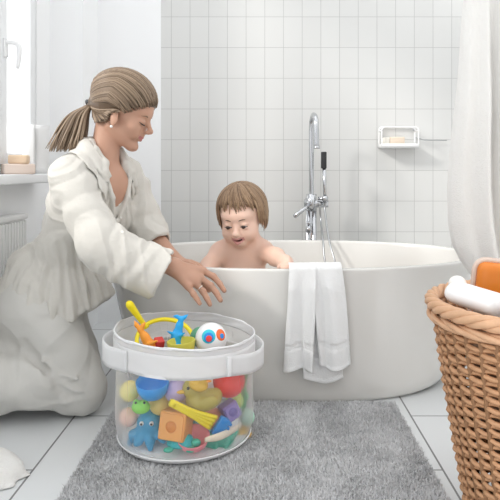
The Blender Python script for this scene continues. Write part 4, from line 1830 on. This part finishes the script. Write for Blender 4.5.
# yellow brush with blue base
a_, b_ = inb(171, 402.5, .020), inb(221, 426.5, .026)
br = root('toy_brush', a_.lerp(b_, .5), 'yellow toy brush with a blue base against the clear panel', 'toy brush', TG)
d = (b_ - a_).normalized()
sd = d.cross(Vector((0, -1, 0))).normalized()
for i in range(4):
    k_ = (i - 1.5)
    e = a_.lerp(b_, .84) + sd * k_ * .0105
    st = a_ + sd * k_ * .0032
    mb = MB()
    mb.tube(lerp_pts([st, a_.lerp(b_, .4) + sd * k_ * .0044 + Vector((0, -.003, 0)), e], 14), [.0054] * 10 + [.0060] * 4, 8)
    mb.build('finger_strip', YEL, br)
mb = MB()
mb.tube([a_ - d * .003, a_ + d * .012], [.0085, .0075], 12)
mb.build('end_cap', YEL, br)
mb = MB()
nrm = d.cross(sd)
mx = T(b_) @ Matrix(((d.x, sd.x, nrm.x, 0), (d.y, sd.y, nrm.y, 0), (d.z, sd.z, nrm.z, 0), (0, 0, 0, 1)))
mb.box((-.015, -.025, -.009), (.013, .025, .009), .004, mx)
for i in range(4):
    mb.box((.008, -.021 + i * .0112, -.009), (.021, -.0135 + i * .0112, .009), .003, mx)
mb.build('brush_base', BLU, br)
# blue octopus
p = inb(149, 427.5, .070)
oc = root('toy_octopus', p, 'blue toy octopus at lower left inside the bag', 'toy octopus', TG)
f = tiny(p, (.075, .065, .075), .0026)
f.ell(p + Vector((.002, 0, .012)), (.034, .030, .034), None, 0)
for i in range(8):
    a = 2 * PI * i / 8 + .2
    dv = Vector((math.cos(a), math.sin(a) * .7, 0))
    f.chain([p + dv * .018 + Vector((0, 0, -.006)), p + dv * .042 + Vector((0, 0, -.022 + .006 * math.sin(i * 2))), p + dv * .050 + Vector((0, 0, -.034 + .008 * math.sin(i * 3)))],
            [.014, .011, .007], .008)
f.build('octopus_body', plastic('azure', (.06, .38, .66)), oc)
for dx in (-.014, .012):
    mb = MB()
    mb.sphere(p + Vector((dx, -.028, .022)), .006, u=14, v=10)
    e_ = mb.build('eye', WHT, oc)
    mb = MB()
    mb.sphere(p + Vector((dx, -.0325, .022)), .0032, u=12, v=8)
    mb.build('pupil', BLK, e_)
# pink bowl
p = inb(193, 436, .046)
mb = MB()
mb.lathe([(0, -.036), (.02, -.034), (.036, -.020), (.043, 0), (.041, .001), (.034, -.018), (.018, -.030), (0, -.032)], p, 36, Rx(math.radians(20)))
tag(mb.build('toy_bowl', PNK), 'pink toy bowl below the orange block', 'toy', TG)
# cream stick
mb = MB()
P = lerp_pts([inb(205, 440, .012), inb(222, 435.5, .013), inb(240, 426, .016)], 18)
mb.tube(P, [.006 + .0045 * math.sin(PI * i / 17) for i in range(18)], 10, flat=(1, .6))
tag(mb.build('toy_stick', CRM), 'slim cream toy stick below the purple block', 'toy', TG)
# amber ball right
mb = MB()
mb.sphere(inb(241, 437, .034), .031, u=28, v=18)
tag(mb.build('toy_ball', plastic('amber', (.93, .55, .08))), 'amber ball at lower right inside the toy bag', 'ball', TG)
# turtle
p = inb(181, 443, .056)
tu = root('toy_turtle', p, 'teal toy turtle at the bottom of the bag beside the octopus', 'toy turtle', TG)
mb = MB()
mb.lathe([(0, .026), (.014, .024), (.028, .016), (.036, .004), (.037, 0), (0, -.002)], p, 32, sy=.9)
mb.build('shell', TEAL, tu)
f = tiny(p, (.065, .06, .03), .0026)
f.ell(p, (.034, .03, .009), None, 0)
f.ell(p + Vector((.040, -.012, .006)), (.013, .011, .010), None, .006)
for sx_, sy_ in ((-1, -1), (1, -1), (-1, 1), (1, 1)):
    f.ell(p + Vector((sx_ * .028, sy_ * .030, -.004)), (.013, .010, .006), None, .005)
f.build('turtle_body', SEA, tu)
# crocodile
p = inb(219, 440, .060)
cr = root('toy_crocodile', p, 'sea green toy crocodile lying at the bottom right of the bag', 'toy crocodile', TG)
f = tiny(p, (.075, .045, .04), .0024)
f.chain([p + Vector((-.050, .0, -.008)), p + Vector((-.02, 0, 0)), p + Vector((.018, 0, .002)), p + Vector((.044, .036, .006))], [.009, .019, .018, .008], .012)
for i in range(7):
    x = -.03 + i * .011
    f.cone(p + Vector((x, 0, .016)), p + Vector((x + .002, 0, .024)), .006, .0025, .004)
for sx_ in (-.012, .02):
    for sy_ in (-1, 1):
        f.cone(p + Vector((sx_, sy_ * .014, -.008)), p + Vector((sx_ + .004, sy_ * .02, -.020)), .008, .006, .005)
f.build('crocodile_body', SEA, cr)
for sy_ in (-1, 1):
    mb = MB()
    mb.sphere(p + Vector((-.030, sy_ * .010, .017)), .0042, u=12, v=8)
    mb.build('eye', WHT, cr)
# left-edge toys
mb = MB()
mb.sphere(inb(130, 391, .030), .027, u=28, v=18)
tag(mb.build('toy_ball', plastic('lemon', (.95, .82, .28))), 'lemon yellow ball at the left edge of the toy bag', 'ball', TG)
mb = MB()
mb.sphere(inb(128.5, 417, .027), .0245, u=28, v=18)
tag(mb.build('toy_ball', plastic('peach_pink', (.95, .62, .52))), 'peach pink ball at the left edge above the octopus', 'ball', TG)
mb = MB()
mb.sphere(inb(247, 417, .026), .022, u=28, v=18)
tag(mb.build('toy_ball', plastic('mint', (.55, .82, .66))), 'mint ball at the right edge of the toy bag', 'ball', TG)

for (px, py, dep, r, nm, col, lab) in (
        (176, 391, .082, .030, 'lilac', (.55, .45, .72), 'lilac ball between the blue bowl and the olive duck'),
        (160, 404, .088, .028, 'buttercup', (.92, .72, .22), 'buttercup yellow ball behind the green frog and orange block'),
        (213, 420, .092, .032, 'coral', (.90, .38, .26), 'coral ball behind the purple block and yellow brush'),
        (201, 430, .104, .030, 'aqua', (.25, .66, .74), 'aqua ball low down between the pink bowl and the crocodile'),
        (235, 400, .084, .026, 'lime', (.62, .80, .22), 'lime ball between the red ball and the purple block')):
    mb = MB()
    mb.sphere(inb(px, py, dep), r, u=28, v=18)
    tag(mb.build('toy_ball', plastic(nm, col)), lab, 'ball', TG)

# ---- toys that rise above the rim
YT = 1.69
cN = W(165, 340, YT)
net = root('toy_net', cN, 'yellow toy fishing net whose handle rises above the bag rim', 'toy net', TG)
U_, V_ = Vector((.079, 0, -.006)), Vector((0.0, .048, .046))
mb = MB()
hoop = [cN + U_ * math.cos(q) + V_ * math.sin(q) for q in [2 * PI * i / 64 for i in range(64)]]
mb.tube(hoop, .0062, 10, True)
mb.build('hoop', YEL, net)
nN = U_.cross(V_).normalized()
if nN.z > 0:
    nN = -nN
mb = MB()
for i in range(20):
    q = 2 * PI * i / 20
    e = U_ * math.cos(q) + V_ * math.sin(q)
    mb.tube([cN + e * (1 - .6 * t * t) + nN * (.05 * t) for t in [k_ / 6 for k_ in range(7)]], .0008, 5)
for lv in (.35, .65, 1):
    mb.tube([cN + (U_ * math.cos(q) + V_ * math.sin(q)) * (1 - .6 * lv * lv) + nN * .05 * lv for q in [2 * PI * i / 40 for i in range(40)]], .0008, 5, True)
mb.build('netting', WHT, net)
mb = MB()
hs_ = hoop[int(64 * .40)]
P = lerp_pts([hs_, W(146, 327, YT + .03), W(137.5, 315.5, YT + .02), W(131, 306.5, YT + .01), W(128, 302, YT)], 24)
mb.tube(P, [.006, .0075, .0085, .0085, .008, .0075, .007, .007, .007, .0075, .008, .0085, .009, .0095, .010, .0105, .011, .0115, .0115, .0115, .011, .010, .008, .005], 14)
mb.build('handle', YEL, net)
# orange fish, tail up
YF = 1.60
p = W(150, 348, YF)
fi = root('toy_fish', p, 'orange toy fish with its tail sticking up over the rim', 'toy fish', TG)
f = Field(p - Vector((.07, .04, .07)), p + Vector((.06, .04, .10)), .0022)
f.chain([W(155, 362, YF), W(152, 350, YF), W(145, 337, YF), W(140.5, 330, YF)], [.018, .020, .010, .0065], .01)
f.chain([W(140.5, 330, YF), W(136.5, 325, YF), W(134.5, 321, YF)], [.0065, .0055, .002], .004)
f.chain([W(140.5, 330, YF), W(143, 325.5, YF), W(145, 322.5, YF)], [.0065, .005, .002], .004)
f.cone(W(149, 344, YF - .015), W(157, 341, YF - .022), .006, .003, .004)
f.build('fish_body', ORG, fi)
mb = MB()
mb.sphere(W(153, 360, YF - .018), .004, u=12, v=8)
mb.build('eye', BLK, fi)
# blue dolphin, tail up
YD = 1.62
p = W(177, 340, YD)
do = root('toy_dolphin', p, 'blue toy dolphin with its tail flukes up over the rim', 'toy dolphin', TG)
f = Field(p - Vector((.06, .04, .085)), p + Vector((.06, .04, .09)), .0022)
f.chain([W(176, 362, YD), W(177, 348, YD), W(177, 336, YD), W(179.5, 325, YD), W(181.5, 319, YD)], [.014, .020, .015, .0085, .006], .008)
f.chain([W(181.5, 319, YD), W(177, 316.5, YD), W(173, 316, YD)], [.006, .0045, .0015], .004)
f.chain([W(181.5, 319, YD), W(185, 317, YD), W(188, 314.5, YD)], [.006, .0045, .0015], .004)
f.cone(W(173, 334, YD - .01), W(167.5, 331.5, YD - .02), .005, .002, .004)
f.cone(W(180, 336, YD - .012), W(184.5, 333, YD - .02), .005, .002, .004)
f.build('dolphin_body', plastic('sky_blue', (.03, .42, .88)), do)
for dx in (-3, 3):
    mb = MB()
    mb.sphere(W(176.5 + dx, 357, YD - .013), .0035, u=12, v=8)
    mb.build('eye', BLK, do)
# patterned white ball
p = W(211, 338.5, 1.605)
eb = root('patterned_ball', p, 'white ball with teal and red round spots at the bag rim', 'ball', TG)
mb = MB()
mb.sphere(p, .042, u=40, v=28)
mb.build('ball_shell', WHT, eb)


def spot(d, r, lift, m, name):
    d = Vector(d).normalized()
    q = d.to_track_quat('Z', 'Y').to_matrix().to_4x4()
    prof = []
    R = .042 + lift
    for i in range(7):
        an = r / .042 * (i / 6)
        prof.append((R * math.sin(an), R * math.cos(an)))
    prof.append((.0415 * math.sin(r / .042 * 1.03), .0415 * math.cos(r / .042 * 1.03)))
    mb = MB()
    mb.lathe(prof, p, 32, q)
    mb.build(name, m, eb)


spot((-.08, -.92, .40), .0185, .0006, plastic('turquoise', (.05, .60, .72)), 'teal_spot')
spot((-.06, -.94, .33), .0125, .0012, BLU, 'blue_spot')
spot((-.04, -.96, .26), .0078, .0018, RED, 'red_spot')
spot((.72, -.60, .42), .0155, .0006, plastic('vermilion', (.92, .17, .04)), 'orange_spot')
spot((.76, -.62, .34), .0065, .0012, BLU, 'dark_spot')
# green ball behind it
mb = MB()
mb.sphere(W(200, 337, 1.67), .028, u=28, v=18)
tag(mb.build('toy_ball', plastic('bottle_green', (.13, .36, .22))), 'dark green ball behind the patterned white ball', 'ball', TG)
# olive cup
p = W(181, 341, 1.575)
mb = MB()
mb.lathe([(0, -.05), (.026, -.05), (.030, -.046), (.0375, 0), (.0365, .002), (.035, 0), (.028, -.044), (0, -.046)], p, 36, Ry(math.radians(-4)))
tag(mb.build('toy_cup', plastic('moss', (.62, .56, .08))), 'olive toy cup between the dolphin and the patterned ball', 'toy cup', TG)
# small red block
mb = MB()
q_ = W(159, 343, 1.60)
mb.box((-.012, -.012, -.012), (.012, .012, .012), .003, T(q_) @ Rz(.5) @ Rx(.4))
tag(mb.build('toy_block', plastic('dark_red', (.62, .05, .04))), 'small dark red toy block between the fish and the dolphin', 'toy block', TG)


# ================================================================== LIGHT, CAMERA
w = bpy.data.worlds.new('World')
scene.world = w
w.use_nodes = True
wt = w.node_tree
bg = wt.nodes['Background']
tcw = wt.nodes.new('ShaderNodeTexCoord')
dt = wt.nodes.new('ShaderNodeVectorMath')
dt.operation = 'DOT_PRODUCT'
dt.inputs[1].default_value = Vector((-.80, .12, .58)).normalized()
wt.links.new(tcw.outputs['Generated'], dt.inputs[0])
mr = wt.nodes.new('ShaderNodeMapRange')
mr.inputs['From Min'].default_value = -.6
mr.inputs['From Max'].default_value = 1.0
mr.inputs['To Min'].default_value = .36
mr.inputs['To Max'].default_value = 1.55
wt.links.new(dt.outputs['Value'], mr.inputs['Value'])
bg.inputs[0].default_value = (.97, .985, 1, 1)
wt.links.new(mr.outputs[0], bg.inputs[1])
ld = bpy.data.lights.new('Sun', 'SUN')
ld.energy = 1.35
ld.angle = math.radians(9)
ld.color = (1, .97, .92)
lo = bpy.data.objects.new('Sun', ld)
COL.objects.link(lo)
lo.rotation_euler = Vector((.70, .42, -.48)).to_track_quat('-Z', 'Y').to_euler()
lo.location = (-3, -1, 3)

cd = bpy.data.cameras.new('Camera')
cd.lens = 36 * FPX / 500
cd.sensor_width = 36
cd.sensor_fit = 'HORIZONTAL'
cd.shift_x = -(CX - 250) / 500
cd.shift_y = -(250 - CY) / 500
cd.clip_start = .05
co = bpy.data.objects.new('Camera', cd)
COL.objects.link(co)
co.location = (0, 0, CAMZ)
co.rotation_euler = (PI / 2, 0, 0)
scene.camera = co
vs_ = scene.view_settings
vs_.view_transform = 'Standard'
vs_.look = 'None'
vs_.gamma = 1
vs_.exposure = 0.52
vs_.use_curve_mapping = False
scene.cycles.max_bounces = 10
scene.cycles.transparent_max_bounces = 24
scene.cycles.caustics_reflective = False
scene.cycles.caustics_refractive = False
